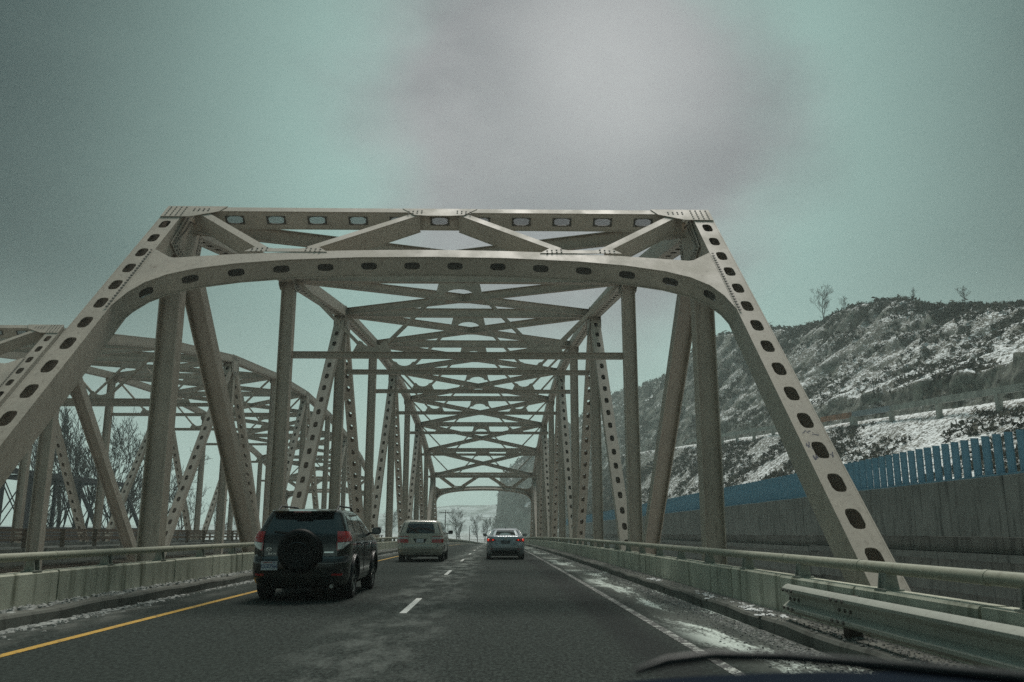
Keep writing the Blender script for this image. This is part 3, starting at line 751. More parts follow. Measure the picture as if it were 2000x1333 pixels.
def hill_mat():
    n = NM('snowy_hillside'); p = n.pos(); nx_, ny_, nz_ = n.nrm()
    a = n.noise(0.16, 5, vec=p); b = n.noise(0.75, 6, (1, 1, 1.6), 0.7, vec=p, dist=0.5); c2 = n.noise(2.6, 4, vec=p); st = n.noise(0.7, 5, (1, 1, 0.3), 0.65, vec=p)
    rock = n.mix(n.map(st, 0.3, 0.7), (0.055, 0.062, 0.052), (0.19, 0.20, 0.165)); rock = n.mix(n.map(c2, 0.5, 0.75, 0, 0.5), rock, (0.17, 0.165, 0.12))
    ck = n.noise(0.8, 5, (1, 1, 0.35), 0.6, vec=p, dist=1.2); rock = n.mix(n.map(n.math('ABSOLUTE', n.math('SUBTRACT', ck, 0.5)), 0.0, 0.045, 0.85, 0.0), rock, (0.014, 0.016, 0.013))
    soil = n.mix(n.map(c2, 0.35, 0.65), (0.05, 0.05, 0.038), (0.13, 0.125, 0.095))
    g = n.mix(n.map(nz_, 0.55, 0.8), rock, soil)
    # snow lies where the ground is not too steep, broken by grass and stones
    fg = n.noise(2.4, 6, (1, 1, 1.6), 0.74, vec=p, dist=0.9)
    m = n.math('ADD', n.math('MULTIPLY', nz_, 0.36), n.math('ADD', n.math('MULTIPLY', b, 0.24), n.math('ADD', n.math('MULTIPLY', a, 0.12), n.math('MULTIPLY', fg, 1.0))))
    sxyz = n.n('ShaderNodeSeparateXYZ'); n.l(p, sxyz.inputs[0]); big = n.noise(0.11, 6, (1, 1, 1.6), 0.7, vec=p, dist=0.6)
    m = n.math('ADD', m, n.math('MULTIPLY', n.math('SUBTRACT', big, 0.54), n.map(sxyz.outputs[1], 180, 420, 0.0, 1.5)))
    sm = n.map(m, 0.970, 1.010)
    col = n.mix(sm, g, (0.88, 0.91, 0.92))
    n.bump(n.math('ADD', b, n.math('MULTIPLY', c2, 0.5)), 0.5, 0.25)
    return n.done(col, 0.85, 0, 0.2)
me.materials.append(hill_mat()); tag(link('hillside', me), kind='structure')

def grd(x, y):
    x = np.asarray(x, float); y = np.asarray(y, float)
    base = -6.0 + 0.9*fbm(x/40, y/40, 4, 41) + 3.0*sstep(300, 800, y)
    rx = XB + np.maximum(0, y-125)**2/5000; rz = np.where(y < 300, -5.2e-5*np.maximum(0, y)**2, -4.68-0.03*(y-300))
    out = np.maximum(0, np.maximum(rx - 33 - x, x - rx - 7.0))
    em = rz - 0.55 - 0.55*out
    act = np.maximum(sstep(123, 125, y), 1 - sstep(7.6, 9.0, y))
    return np.maximum(base, em*act + base*(1-act))
gx = np.concatenate([np.arange(-1500, -100, 70), np.arange(-100, -40, 10), np.arange(-40, 30, 2.0), np.arange(30, 1500, 70)])
gyv = np.concatenate([np.arange(-200, -10, 30), np.arange(-10, 12, 1.5), np.arange(12, 118, 8), np.arange(118, 136, 1.0), np.arange(136, 420, 6), np.arange(420, 2400, 70)])
AX, AY = np.meshgrid(gx, gyv); AZ = grd(AX, AY)
mb = MB(); nxx = len(gx)
mb.add(np.stack([AX, AY, AZ], -1).reshape(-1, 3).tolist(), [(j*nxx+i, j*nxx+i+1, (j+1)*nxx+i+1, (j+1)*nxx+i) for j in range(len(gyv)-1) for i in range(nxx-1)])
n = NM('snowy_ground'); p = n.pos(); a = n.noise(0.12, 6, vec=p, rough=0.65); b = n.noise(1.6, 5, vec=p)
M['ground'] = n.done(n.mix(n.map(n.math('ADD', a, n.math('MULTIPLY', b, 0.3)), 0.55, 0.72), (0.075, 0.07, 0.05), (0.62, 0.66, 0.68)), 0.85, 0, 0.2)
go = mb.obj('ground', M['ground'], smooth=80); tag(go, kind='structure')
# far hills beyond the valley
def ridge(name, y0, x0, x1, prof, depth, seed):
    X = np.linspace(x0, x1, 120); D = np.linspace(0, depth, 26); A, B = np.meshgrid(X, D)
    H = np.interp(A, prof[0], prof[1]); t = B/depth
    Z = -6 + (H+6)*np.clip(np.sin(np.minimum(t*1.25, 1)*math.pi/2), 0, 1)**1.2 + 5*fbm(A/50, B/50, 5, seed)*t
    mb = MB(); w = len(X)
    mb.add(np.stack([A, B+y0, Z], -1).reshape(-1, 3).tolist(), [(j*w+i, j*w+i+1, (j+1)*w+i+1, (j+1)*w+i) for j in range(len(D)-1) for i in range(w-1)])
    return tag(mb.obj(name, M['far_hill'], smooth=80), kind='structure')
n = NM('far_snowy_hill'); p = n.pos(); a = n.noise(0.02, 6, vec=p, rough=0.7); b = n.noise(0.12, 5, vec=p)
M['far_hill'] = n.done(n.mix(n.map(n.math('ADD', a, n.math('MULTIPLY', b, 0.4)), 0.55, 0.85), (0.10, 0.11, 0.10), (0.55, 0.60, 0.62)), 0.9, 0, 0.1)
ridge('far_hill', 1000, -900, 500, ([-900, -420, -260, -150, -90, -60, -30, 0, 120, 500], [6, 8, 16, 26, 34, 37, 36, 38, 45, 60]), 420, 51)

# hillside brush: thousands of small leafless shrubs, one mass
def brush(name, pts, mat, tris=15):
    N = len(pts); V = np.zeros((N*tris*3, 3)); k = 0
    P_ = np.repeat(pts[:, :3], tris, 0); S_ = np.repeat(pts[:, 3], tris)
    d = rng.normal(size=(N*tris, 3)); d[:, 2] = np.abs(d[:, 2])*0.8 + 0.15; d /= np.linalg.norm(d, axis=1)[:, None]
    rad = rng.random(N*tris)**0.5
    c = P_ + d*(rad*S_)[:, None]*np.array([1, 1, 0.85])
    for q in range(3):
        e = rng.normal(size=(N*tris, 3))*(0.30*S_)[:, None]
        V[q::3] = c + e
    F = np.arange(N*tris*3, dtype=np.int32)
    me = bpy.data.meshes.new(name); me.vertices.add(len(V)); me.vertices.foreach_set('co', V.ravel()); me.loops.add(len(F)); me.loops.foreach_set('vertex_index', F)
    me.polygons.add(N*tris); me.polygons.foreach_set('loop_start', np.arange(0, N*tris*3, 3, dtype=np.int32)); me.update(calc_edges=True); me.materials.append(mat)
    return link(name, me)
def brush_mat(name, c0, c1):
    n = NM(name); p = n.pos(); a = n.noise(0.5, 4, vec=p); b = n.noise(3.0, 3, vec=p)
    return n.done(n.mix(n.map(n.math('ADD', n.math('MULTIPLY', a, 0.6), n.math('MULTIPLY', b, 0.4)), 0.38, 0.64), c0, c1), 0.9, 0, 0.1)
M['brush'] = brush_mat('winter_brush', (0.040, 0.040, 0.032), (0.15, 0.14, 0.11))
def scatter(N, x0, x1, y0, y1, s0, s1, thr, seed, yp=1.0):
    x = x0 + (x1-x0)*rng.random(N); y = y0 + (y1-y0)*rng.random(N)**yp
    keep = fbm(x/7, y/7, 3, seed) > thr; x, y = x[keep], y[keep]; q = x - (21-19*sstep(430, 540, y)); ok = ~((q > 22) & (q < 29) & (y < 430)); x, y = x[ok], y[ok]
    z = hill_z(x, y); s = s0 + (s1-s0)*rng.random(len(x))**2
    return np.stack([x, y, z, s], 1)
pts = np.concatenate([scatter(9500, 23, 43.5, 36, 200, 0.2, 0.65, -0.06, 61), scatter(5200, 50, 80, 45, 210, 0.25, 0.8, -0.02, 63), scatter(3000, 66, 90, 60, 300, 0.4, 1.1, -0.1, 65), scatter(1100, 72.5, 77.5, 100, 200, 0.3, 1.0, -0.2, 66), scatter(2600, -6, 45, 425, 560, 0.8, 2.6, 0.04, 70), scatter(1500, 50, 56, 45, 200, 0.25, 0.8, -0.05, 68),
                      scatter(7500, 22, 90, 195, 330, 0.5, 1.6, -0.03, 67), scatter(6500, 4, 90, 330, 640, 0.8, 2.6, -0.05, 69)])
tag(brush('brush', pts, M['brush']), 'leafless brush covering the snowy hillside on the right', 'brush', kind='stuff')

# ------------------------------------------------------------------ old road wall on the hillside
n_ = NM('weathered_beam'); p = n_.pos(); a = n_.noise(0.09, 2, vec=p); b = n_.noise(1.2, 5, (1, 1, 0.3), vec=p)
cc = n_.mix(n_.map(b, 0.3, 0.7), (0.22, 0.225, 0.20), (0.42, 0.43, 0.38))
M['old_wall'] = n_.done(cc, 0.85)
M['rust_wall'] = plain('rusty_beam', (0.34, 0.17, 0.10), 0.85, var=0.3, scale=0.8); M['blue_wall'] = plain('bluish_beam', (0.24, 0.28, 0.30), 0.85, var=0.2, scale=0.8)
ow = empty('hillside_wall', (43.3, 60, 10), 'old concrete guard wall on posts crossing the snowy hillside', 'wall')
for i in range(14):
    y = 52 + 10*i; z0 = bench(y) + 0.75; z1 = bench(y+10) + 0.75; xw = 43.2
    mb = MB(); mb.beam((xw, y+0.02, z0), (xw, y+9.97, z1), 0.35, 0.62); o = mb.obj('beam', M['rust_wall'] if i == 5 else (M['blue_wall'] if i == 4 else M['old_wall']), ow, world=True)
    if i == 5: o['label'] = 'rust orange length of the wall'
    mb = MB(); w = 0.45 if i != 5 else 1.3; mb.bx(xw-0.22, xw+0.22, y-w/2, y+w/2, z0-3.4, z0-0.25); mb.obj('post', M['old_wall'], ow, world=True)

# ------------------------------------------------------------------ ramp on the right with its blue fence
VXR = 16.0
def ramp_z(y): return 2.95 - 0.0045*max(0, y-30)
vr = empty('ramp_viaduct', (VXR, 30, -4), 'long grey concrete ramp wall beside the bridge on the right, below the blue fence', 'viaduct')
for i in range(36):
    y = -15 + 6.0*i; z = ramp_z(y); mb = MB()
    mb.prism([(0, z-1.92), (0.0, z-0.03), (0.05, z), (0.34, z), (0.34, z-1.6), (0.5, z-1.92)], 5.96, lambda a, b, c: (VXR + a, y + c, b)); mb.obj('parapet_panel', M['concrete'], vr, world=True)
mb = MB()
for i in range(11):
    y = -15 + 20*i; z = ramp_z(y)
    mb.bx(VXR+0.45, VXR+9.5, y, y+20, z-2.45, z-1.93)
mb.obj('deck_slab', M['concrete'], vr, world=True)
for off, z0, z1 in ((0.25, -2.72, -2.47), (0.7, -3.9, -2.74)):
    mb = MB()
    for i in range(11):
        y = -15 + 20*i; z = ramp_z(y); mb.bx(VXR+off, VXR+off+(0.9 if off < 0.5 else 0.5), y, y+20, z+z0, z+z1)
    mb.obj('girder_ledge' if off < 0.5 else 'girder', M['concrete'], vr, world=True)
mb = MB(); mb.bx(VXR+1.4, VXR+1.8, -15, 205, -7, ramp_z(205)-2.7); mb.obj('retaining_wall', M['concrete'], vr, world=True)
for i in range(8):
    y = -5 + 26*i; mb = MB(); mb.bx(VXR+0.6, VXR+1.7, y-0.6, y+0.6, -7, ramp_z(y)-3.92); mb.obj('pier', M['concrete'], vr, world=True)
M['blue'] = steel('blue_painted_steel', (0.15, 0.31, 0.40), (0.07, 0.15, 0.20))
fe = empty('slat_fence', (VXR+0.17, 18, 3), 'blue slatted metal fence standing on the ramp wall at right', 'fence')
sl = MB(); sl.bx(-0.115, 0.115, -0.012, 0.012, 0, 1.28); sl.bx(-0.125, -0.109, -0.03, 0.03, 0, 1.28); sl.bx(0.109, 0.125, -0.03, 0.03, 0, 1.28); sl.bx(-0.13, 0.13, -0.035, 0.035, -0.0, 0.02)
sl_me = sl.mesh('slat', M['blue'])
y = 17.0; k = 0
while y < 196:
    link('slat', sl_me, fe, (VXR+0.17, y, ramp_z(y) + 0.045), (0, 0, R(random.uniform(-2, 2))), world=True); y += 0.645; k += 1
mb = MB()
for i in range(30): y = 16.5 + 6*i; mb.bx(VXR+0.02, VXR+0.32, y, y+5.995, ramp_z(y+3)-0.01, ramp_z(y+3)+0.05)
mb.obj('base_rail', M['blue'], fe, world=True)

# ------------------------------------------------------------------ dark railway truss on the far left
DX = -50.0
rb = empty('railway_truss', (DX, 60, -1), 'dark old railway truss with a level top chord in front of the bare trees', 'bridge')
D_ = M['dark_steel']
for s, dx in ((0, 0.0), (1, -6.0)):
    x = DX + dx; ya, yb = 58.0, 118.0
    mb = MB(); mb.beam((x, ya, 7.3), (x, yb, 7.15), 0.45, 0.55); mb.obj('top_chord', D_, rb, world=True)
    mb = MB(); mb.beam((x, ya-6, 1.2), (x, yb+14, 1.0), 0.45, 0.9); mb.obj('bottom_chord', D_, rb, world=True)
    for i in range(11):
        y = ya + 6*i; mb = MB(); mb.beam((x, y, 1.3), (x, y, 7.2), 0.34, 0.36, (0, 1, 0)); mb.obj('vertical_post', D_, rb, world=True)
        if i < 10:
            for (z0, z1) in ((1.3, 7.1), (7.1, 1.3)):
                mb = MB(); mb.beam((x, y, z0), (x, y+6, z1), 0.07, 0.13); mb.obj('diagonal', D_, rb, world=True)
    mb = MB(); mb.beam((x, yb, 7.15), (x, yb+7, 1.2), 0.4, 0.4); mb.obj('end_post', D_, rb, world=True)
for i in range(11):
    y = 58 + 6*i; mb = MB(); mb.beam((DX-6, y, 7.25), (DX, y, 7.25), 0.2, 0.3); mb.obj('top_strut', D_, rb, world=True)
mb = MB(); mb.bx(DX-6.3, DX+0.5, -40, 150, -1.6, 1.0); mb.obj('track_deck', D_, rb, world=True)
for y in (10, 55, 128): mb = MB(); mb.bx(DX-5.5, DX-0.5, y-1, y+1, -8, -1.61); mb.obj('pier', M['concrete'], rb, world=True)
# ------------------------------------------------------------------ vehicles
def paintm(name, col, rough=0.22, metal=0.0, flake=0.0):
    n = NM(name); a = n.noise(3, 4); d = n.noise(1.2, 5); x, y, z = n.xyz()
    grime = n.math('MULTIPLY', n.map(z, 0.75, 0.25), n.map(d, 0.35, 0.65, 0.2, 0.75))      # road dirt on the lower body
    c = n.mix(n.map(a, 0.3, 0.7, 0, 0.15), col, tuple(x_*0.8 for x_ in col)); c = n.mix(grime, c, (0.10, 0.095, 0.08))
    return n.done(c, n.math('ADD', rough, n.math('MULTIPLY', grime, 0.45)), metal, 0.5, Coat_Weight=0.8, Coat_Roughness=0.06)
M['glass'] = NM('car_glass').done((0.012, 0.017, 0.020), 0.04, 0, 0.6, Coat_Weight=0.5, Coat_Roughness=0.02)
M['tyre'] = plain('tyre_rubber', (0.018, 0.018, 0.018), 0.85, 0, 0.3)
M['rim'] = plain('alloy_rim', (0.34, 0.34, 0.33), 0.35, 0.8)
M['trim'] = plain('black_trim', (0.012, 0.013, 0.014), 0.5)
M['chrome'] = plain('chrome', (0.60, 0.60, 0.60), 0.18, 1.0)
M['lamp_red'] = NM('red_lens').done((0.42, 0.012, 0.014), 0.12, 0, 0.6, Coat_Weight=1.0, Emission_Color=(1.0, 0.05, 0.03), Emission_Strength=0.0)
n_ = NM('lit_red_lens'); M['lamp_lit'] = n_.done((0.45, 0.015, 0.012), 0.12, 0, 0.6, Emission_Color=(1.0, 0.06, 0.03), Emission_Strength=0.30)
M['diode'] = NM('led_lens').done((0.75, 0.06, 0.04), 0.15, 0, 0.6)
M['lamp_white'] = NM('clear_lens').done((0.55, 0.54, 0.52), 0.10, 0.1, 0.6, Coat_Weight=1.0)
M['plate_white'] = plain('plate_white', (0.55, 0.57, 0.60), 0.5)
M['plate_blue'] = plain('plate_blue', (0.05, 0.09, 0.22), 0.5); M['plate_red'] = plain('plate_red', (0.45, 0.04, 0.03), 0.5)
def text_mesh(s, size, mat, bold=0.0, shear=0.0, sx=1.0):
    c = bpy.data.curves.new('t', 'FONT'); c.body = s; c.size = size; c.align_x = 'CENTER'; c.align_y = 'CENTER'; c.extrude = 0.0015; c.offset = bold; c.shear = shear
    o = bpy.data.objects.new('t', c); COL.objects.link(o); bpy.context.view_layer.update()
    me = bpy.data.meshes.new_from_object(o.evaluated_get(bpy.context.evaluated_depsgraph_get())); bpy.data.objects.remove(o); bpy.data.curves.remove(c)
    me.materials.clear(); me.materials.append(mat)
    for v in me.vertices: v.co.x *= sx
    return me
class Car:
    def __init__(s, root, knots, bow=0.05):
        s.root = root; k = np.array(knots, float); s.k = k; s.bow = bow
    def par(s, z): return [float(np.interp(z, s.k[:, 0], s.k[:, i])) for i in (1, 2, 3, 4)]
    def rear(s, x, z, off=0.0):
        yr, yf, hw, r = s.par(z); ax = min(abs(x), hw-1e-4); b = s.bow*(ax/hw)**2
        if ax <= hw - r: y = yr + b; nx, nyv = 0.0, -1.0
        else:
            dx = ax - (hw-r); q = math.sqrt(max(0, r*r-dx*dx)); y = yr + b + r - q; nx, nyv = dx/r, -q/r
        return Vector((math.copysign(ax, x) + math.copysign(nx*off, x), y + nyv*off, z))
    def side(s, sg, y, z, off=0.0):
        yr, yf, hw, r = s.par(z); yr += s.bow; e = y - yr; f = yf - s.bow - y
        x = hw; m = min(e, f)
        if m < r: x = hw - r + math.sqrt(max(0, r*r - (r-max(0, m))**2))
        taper = 1.0
        return Vector((sg*(x*taper + off), y, z))
    def ring(s, z):
        yr, yf, hw, r = s.par(z); pts = []
        for x in np.linspace(-(hw-r), hw-r, 9): pts.append(s.rear(x, z))
        for t in np.linspace(0, 1, 7)[1:]:
            a = t*math.pi/2; pts.append(Vector((hw-r+r*math.sin(a), yr + s.bow*(1 if t > .3 else (hw-r)/hw) + r - r*math.cos(a), z)))
        for y in np.linspace(yr+s.bow+r, yf-s.bow-r, 15)[1:]: pts.append(Vector((hw, y, z)))
        for t in np.linspace(0, 1, 7)[1:]:
            a = t*math.pi/2; pts.append(Vector((hw-r+r*math.cos(a), yf - s.bow - r + r*math.sin(a), z)))
        for x in np.linspace(hw-r, 0, 5)[1:]: pts.append(Vector((x, yf - s.bow*(x/hw)**2, z)))
        half = pts[4:]                      # from rear centre round the right side to front centre
        left = [Vector((-p.x, p.y, p.z)) for p in reversed(half[1:-1])]
        return half + left
    def body(s, mat, axles, wr, zs=None):
        z0, z1 = s.k[0, 0], s.k[-1, 0]; zz = sorted(set(list(np.linspace(z0, z1, 34).round(4)) + list(s.k[:, 0])))
        mb = MB(); rings = [s.ring(z) for z in zz]; n = len(rings[0]); vs = [p for r_ in rings for p in r_]
        fs = [(i*n+j, i*n+(j+1) % n, (i+1)*n+(j+1) % n, (i+1)*n+j) for i in range(len(zz)-1) for j in range(n)]
        fs += [tuple(range(n-1, -1, -1)), tuple((len(zz)-1)*n + j for j in range(n))]
        mb.add(vs, fs); o = mb.obj('body', mat, None, smooth=38)
        cut = MB()
        for y in axles:
            for sg in (-1, 1):
                a, b = (0.50, 1.3) if sg > 0 else (-1.3, -0.50)
                cut.lathe([(a, 0.0), (a, wr), (b, wr), (b, 0.0)], 28, 'x', (0, y, wr-0.06))
        co = cut.obj('cut', mat, smooth=30)
        md = o.modifiers.new('b', 'BOOLEAN'); md.operation = 'DIFFERENCE'; md.object = co; md.solver = 'EXACT'
        bpy.context.view_layer.update(); dg = bpy.context.evaluated_depsgraph_get()
        me = bpy.data.meshes.new_from_object(o.evaluated_get(dg)); bpy.data.objects.remove(o); bpy.data.objects.remove(co)
        me.materials.clear(); me.materials.append(mat)
        bm = bmesh.new(); bm.from_mesh(me)
        for f in bm.faces: f.smooth = True; f.material_index = 0
        for e in bm.edges: e.smooth = not (len(e.link_faces) != 2 or e.calc_face_angle(0) > R(38))
        bm.to_mesh(me); bm.free()
        return link('body', me, s.root)
    def patch(s, name, kind, corners, mat, off=0.006, n=6, m=5, parent=None, thick=0.012):
        """corners: (a,z) of bottom-left, bottom-right, top-right, top-left; kind 'rear', 1 (right side) or -1"""
        mb = MB(); (a0, z0), (a1, z1), (a2, z2), (a3, z3) = corners; vs = []
        for o_ in (off, off-thick):
            for j in range(m+1):
                t = j/m
                for i in range(n+1):
                    u = i/n; a = (a0*(1-u)+a1*u)*(1-t) + (a3*(1-u)+a2*u)*t; z = (z0*(1-u)+z1*u)*(1-t) + (z3*(1-u)+z2*u)*t
                    vs.append(s.rear(a, z, o_) if kind == 'rear' else s.side(kind, a, z, o_))
        w = n+1; N = w*(m+1)
        fs = [(j*w+i, j*w+i+1, (j+1)*w+i+1, (j+1)*w+i) for j in range(m) for i in range(n)]
        loop = [i for i in range(w)] + [j*w+n for j in range(1, m+1)] + [m*w+i for i in range(n-1, -1, -1)] + [j*w for j in range(m-1, 0, -1)]
        fs += [(loop[k], loop[(k+1) % len(loop)], loop[(k+1) % len(loop)]+N, loop[k]+N) for k in range(len(loop))]
        mb.add(vs, fs); return mb.obj(name, mat, parent or s.root, smooth=35)
    def wheel(s, x, y, r, w, spokes=5):
        sg = 1 if x > 0 else -1; h = w/2; rr = r*0.68
        mb = MB(); mb.lathe([(-h*0.8, rr), (-h, rr*1.08), (-h, r*0.93), (-h*0.75, r*0.99), (0, r), (h*0.75, r*0.99), (h, r*0.93), (h, rr*1.08), (h*0.8, rr)], 36, 'x')
        t = mb.obj('wheel', M['tyre'], s.root, (x, y, r-0.005), smooth=40)
        mb = MB(); mb.lathe([(sg*h*0.80, rr), (sg*h*0.55, rr*0.96), (sg*h*0.15, rr*0.94), (sg*h*0.1, 0.0)], 32, 'x', mi=1); mb.lathe([(sg*h*0.82, rr*1.01), (sg*h*0.9, rr*0.99), (sg*h*0.82, rr*0.92)], 32, 'x')
        mb.lathe([(sg*h*0.3, rr*0.30), (sg*h*0.72, rr*0.24), (sg*h*0.78, 0.0)], 18, 'x')
        for k in range(spokes):
            a = 2*math.pi*k/spokes + 0.3; c, q = math.cos(a), math.sin(a)
            mb.beam((sg*h*0.62, c*rr*0.2, q*rr*0.2), (sg*h*0.72, c*rr*0.97, q*rr*0.97), rr*0.26, 0.03, (1, 0, 0))
        mb.obj('rim', [M['rim'], M['trim']], t, smooth=35)
    def mirror(s, sg, y, z, mat, w=0.2, h=0.16):
        p = s.side(sg, y, z); mb = MB()
        pts = [(-0.5, -0.35), (-0.4, -0.5), (0.35, -0.5), (0.5, -0.2), (0.5, 0.25), (0.35, 0.5), (-0.35, 0.45), (-0.5, 0.2)]
        c = Vector((p.x + sg*(0.06 + w/2), y, z + 0.06))
        for q0, q1, s0, s1 in ((-0.045, 0.0, 0.92, 1.0), (0.0, 0.08, 1.0, 0.72)):
            lo = [c + Vector((sg*a*w*s0, q0, b*h*s0)) for a, b in pts]; hi = [c + Vector((sg*a*w*s1, q1, b*h*s1)) for a, b in pts]; k = len(pts)
            mb.add(lo+hi, [tuple(range(k)), tuple(range(2*k-1, k-1, -1))] + [(i, (i+1) % k, (i+1) % k+k, i+k) for i in range(k)])
        mb.beam(p + Vector((-sg*0.02, 0, 0.0)), c - Vector((sg*w*0.35, 0, h*0.3)), 0.05, 0.04)
        o = mb.obj('side_mirror', mat, s.root)
        mb = MB(); mb.add([c + Vector((sg*a*w*0.8, -0.048, b*h*0.8)) for a, b in pts], [tuple(range(len(pts)))]); mb.obj('mirror_glass', M['glass'], o)

# --- dark sport utility vehicle
def suv():
    root = empty('sport_utility_vehicle', (-3.61, 16.35, road_z(17)), 'black SUV with a covered spare wheel on its tailgate in the left lane', 'car')
    K = [(.22,.30,4.30,.76,.20),(.30,.13,4.48,.85,.24),(.42,.035,4.56,.895,.26),(.58,0,4.60,.905,.28),(.70,.0,4.58,.905,.28),(.76,.03,4.56,.905,.28),(.80,.075,4.53,.905,.27),(.95,.085,4.42,.907,.25),(1.04,.095,4.2,.905,.24),
         (1.12,.11,3.72,.895,.23),(1.18,.13,3.50,.875,.22),(1.22,.15,3.36,.855,.21),(1.38,.25,2.98,.79,.19),(1.54,.35,2.60,.72,.18),(1.60,.37,2.42,.685,.18),(1.645,.40,2.25,.635,.18),(1.668,.55,2.05,.55,.18),(1.68,.85,1.8,.40,.18)]
    c = Car(root, K); P_ = paintm('black_paint', (0.006, 0.0075, 0.008)); ax = (0.95, 3.61)
    c.body(P_, ax, 0.415)
    for y in ax:
        for x in (-0.78, 0.78): c.wheel(x, y, 0.355, 0.235)
    w = c.patch('rear_window', 'rear', [(-.64, 1.205), (.64, 1.205), (.535, 1.565), (-.535, 1.565)], M['glass'])
    mb = MB(); p0 = c.rear(-.05, 1.21, 0.03); p1 = c.rear(-.5, 1.25, 0.03); mb.beam(p0, p1, 0.015, 0.02); mb.obj('rear_wiper', M['trim'], w)
    for sg in (-1, 1):
        c.patch('side_window', sg, [(.42, 1.23), (1.02, 1.23), (1.10, 1.56), (.66, 1.53)], M['glass'])
        c.patch('side_window', sg, [(1.10, 1.23), (2.05, 1.23), (1.98, 1.585), (1.18, 1.57)], M['glass'])
        c.patch('side_window', sg, [(2.11, 1.23), (3.10, 1.23), (2.42, 1.56), (2.05, 1.585)], M['glass'])
        t = c.patch('tail_light', 'rear', [(sg*.69, 1.05), (sg*.905, 1.07), (sg*.87, 1.25), (sg*.67, 1.255)], M['lamp_red'], 0.022, 8, 5, thick=0.03)
        dots = MB()
        for i in range(3):
            for j in range(3): dots.bolt(c.rear(sg*(.72+.055*i), 1.085+.055*j, 0.022), (0, -1, 0), 0.012, 0.006)
        dots.obj('lamp_diode', M['diode'], t)
        c.patch('tail_light_lower', 'rear', [(sg*.70, .92), (sg*.78, .93), (sg*.905, 1.06), (sg*.69, 1.045)], M['lamp_white'], 0.02, 6, 4, thick=0.03)
        c.patch('tail_light_rim', 'rear', [(sg*.685, .905), (sg*.73, .905), (sg*.69, 1.06), (sg*.675, 1.06)], M['lamp_red'], 0.018, 4, 4)
        c.patch('bumper_reflector', 'rear', [(sg*.62, .455), (sg*.80, .455), (sg*.80, .49), (sg*.62, .49)], M['lamp_red'])
        c.mirror(sg, 3.0, 1.20, M['trim'])
        # roof rail
        mb = MB(); ys = np.linspace(.62, 2.5, 9); mb.tube([(sg*.56, y, 1.655 + (0.075 if 0 < i < 8 else -0.01)) for i, y in enumerate(ys)], 0.018, 8); mb.obj('roof_rail', M['trim'], root, smooth=50)
        for y in (.95, 3.61):
            mb = MB(); pr_ = []
            for a in np.linspace(-0.15, math.pi+0.15, 17):
                p = c.side(sg, y + 0.44*math.cos(a), max(.3, 0.355 + 0.44*math.sin(a)), 0.012); pr_.append(p)
            mb.tube(pr_, 0.03, 6); mb.obj('wheel_arch', M['trim'], root, smooth=60)
        for y in (1.09, 2.08, 3.2):
            mb = MB(); mb.tube([c.side(sg, y + (0.0 if z > .75 else (0.10*(0.75-z)/.45 if y < 1.5 else 0)), z, 0.0015) for z in np.linspace(.36, 1.2, 9)], 0.005, 4); mb.obj('door_seam', M['trim'], root)
        for y in (1.35, 2.32):
            mb = MB(); mb.tube([c.side(sg, y-.10, 1.02, .005), c.side(sg, y-.07, 1.02, .035), c.side(sg, y+.07, 1.02, .035), c.side(sg, y+.10, 1.02, .005)], 0.014, 6); mb.obj('door_handle', P_, root, smooth=50)
    # spoiler with brake light
    mb = MB(); pr2 = [(.62, .36, 1.655), (.60, .24, 1.615), (.58, .30, 1.595)]
    vs = []; xs_ = np.linspace(-1, 1, 11)
    for u in xs_:
        d = 0.05*u*u; vs += [(u*.60, .42+d, 1.655), (u*.585, .21+d, 1.625), (u*.575, .22+d, 1.60), (u*.57, .36+d, 1.585)]
    mb.add(vs, [(i*4+j, i*4+(j+1) % 4, (i+1)*4+(j+1) % 4, (i+1)*4+j) for i in range(10) for j in range(4)] + [(0, 1, 2, 3), (43, 42, 41, 40)]); sp = mb.obj('spoiler', P_, root, smooth=40)
    mb = MB(); mb.bx(-.16, .16, .195, .215, 1.602, 1.622); mb.obj('brake_light', M['lamp_red'], sp)
    # spare wheel cover
    mb = MB(); mb.lathe([(0.10, .385), (-.02, .40), (-.10, .395), (-.145, .365), (-.165, .32), (-.165, .27), (-.150, .25), (-.155, .0)], 44, 'y', (0.03, 0.0, .90)); sc_ = mb.obj('spare_wheel_cover', plain('spare_cover_black', (0.006, 0.007, 0.007), 0.55, 0, 0.2), root, smooth=40)
    mb = MB(); mb.tube([(0.03 + .19*math.cos(a) - .02, -.158, .90 + .15*math.sin(a)) for a in np.linspace(0.5, 2.7, 10)], 0.012, 6); mb.obj('cover_ridge', P_, sc_, smooth=50)
    # plate, badge, lettering
    mb = MB(); mb.bx(-.665, -.365, -.012, .0, .555, .715); pl = mb.obj('number_plate', M['plate_white'], root, (0, .0, 0)); pl.location.y = -0.012
    rot = (R(90), 0, 0)
    link('plate_text', text_mesh('CGZ7966', .088, M['plate_blue'], .0012, 0, 0.82), pl, (-.515, -.0135, .625), rot); link('plate_text', text_mesh('WASHINGTON', .030, M['plate_red'], .0003, 0, .9), pl, (-.55, -.0135, .692), rot)
    mb = MB(); mb.bx(-.445, -.405, -.0135, -.012, .682, .705); mb.obj('plate_sticker', M['plate_blue'], pl)
    mb = MB()
    for (rx, rz, cz) in ((.052, .034, 0), (.020, .033, 0), (.034, .013, .014)):
        mb.tube([(-.56 + rx*math.cos(a), -.004 + .085, .925 + cz + rz*math.sin(a)) for a in np.linspace(0, 2*math.pi, 21)], 0.005, 5, False)
    mb.obj('badge', M['chrome'], root, (0, -0.0, 0))
    link('lettering', text_mesh('RAV4', .052, M['chrome'], .001, .2, 1.25), root, (-.50, .072, .845), rot)
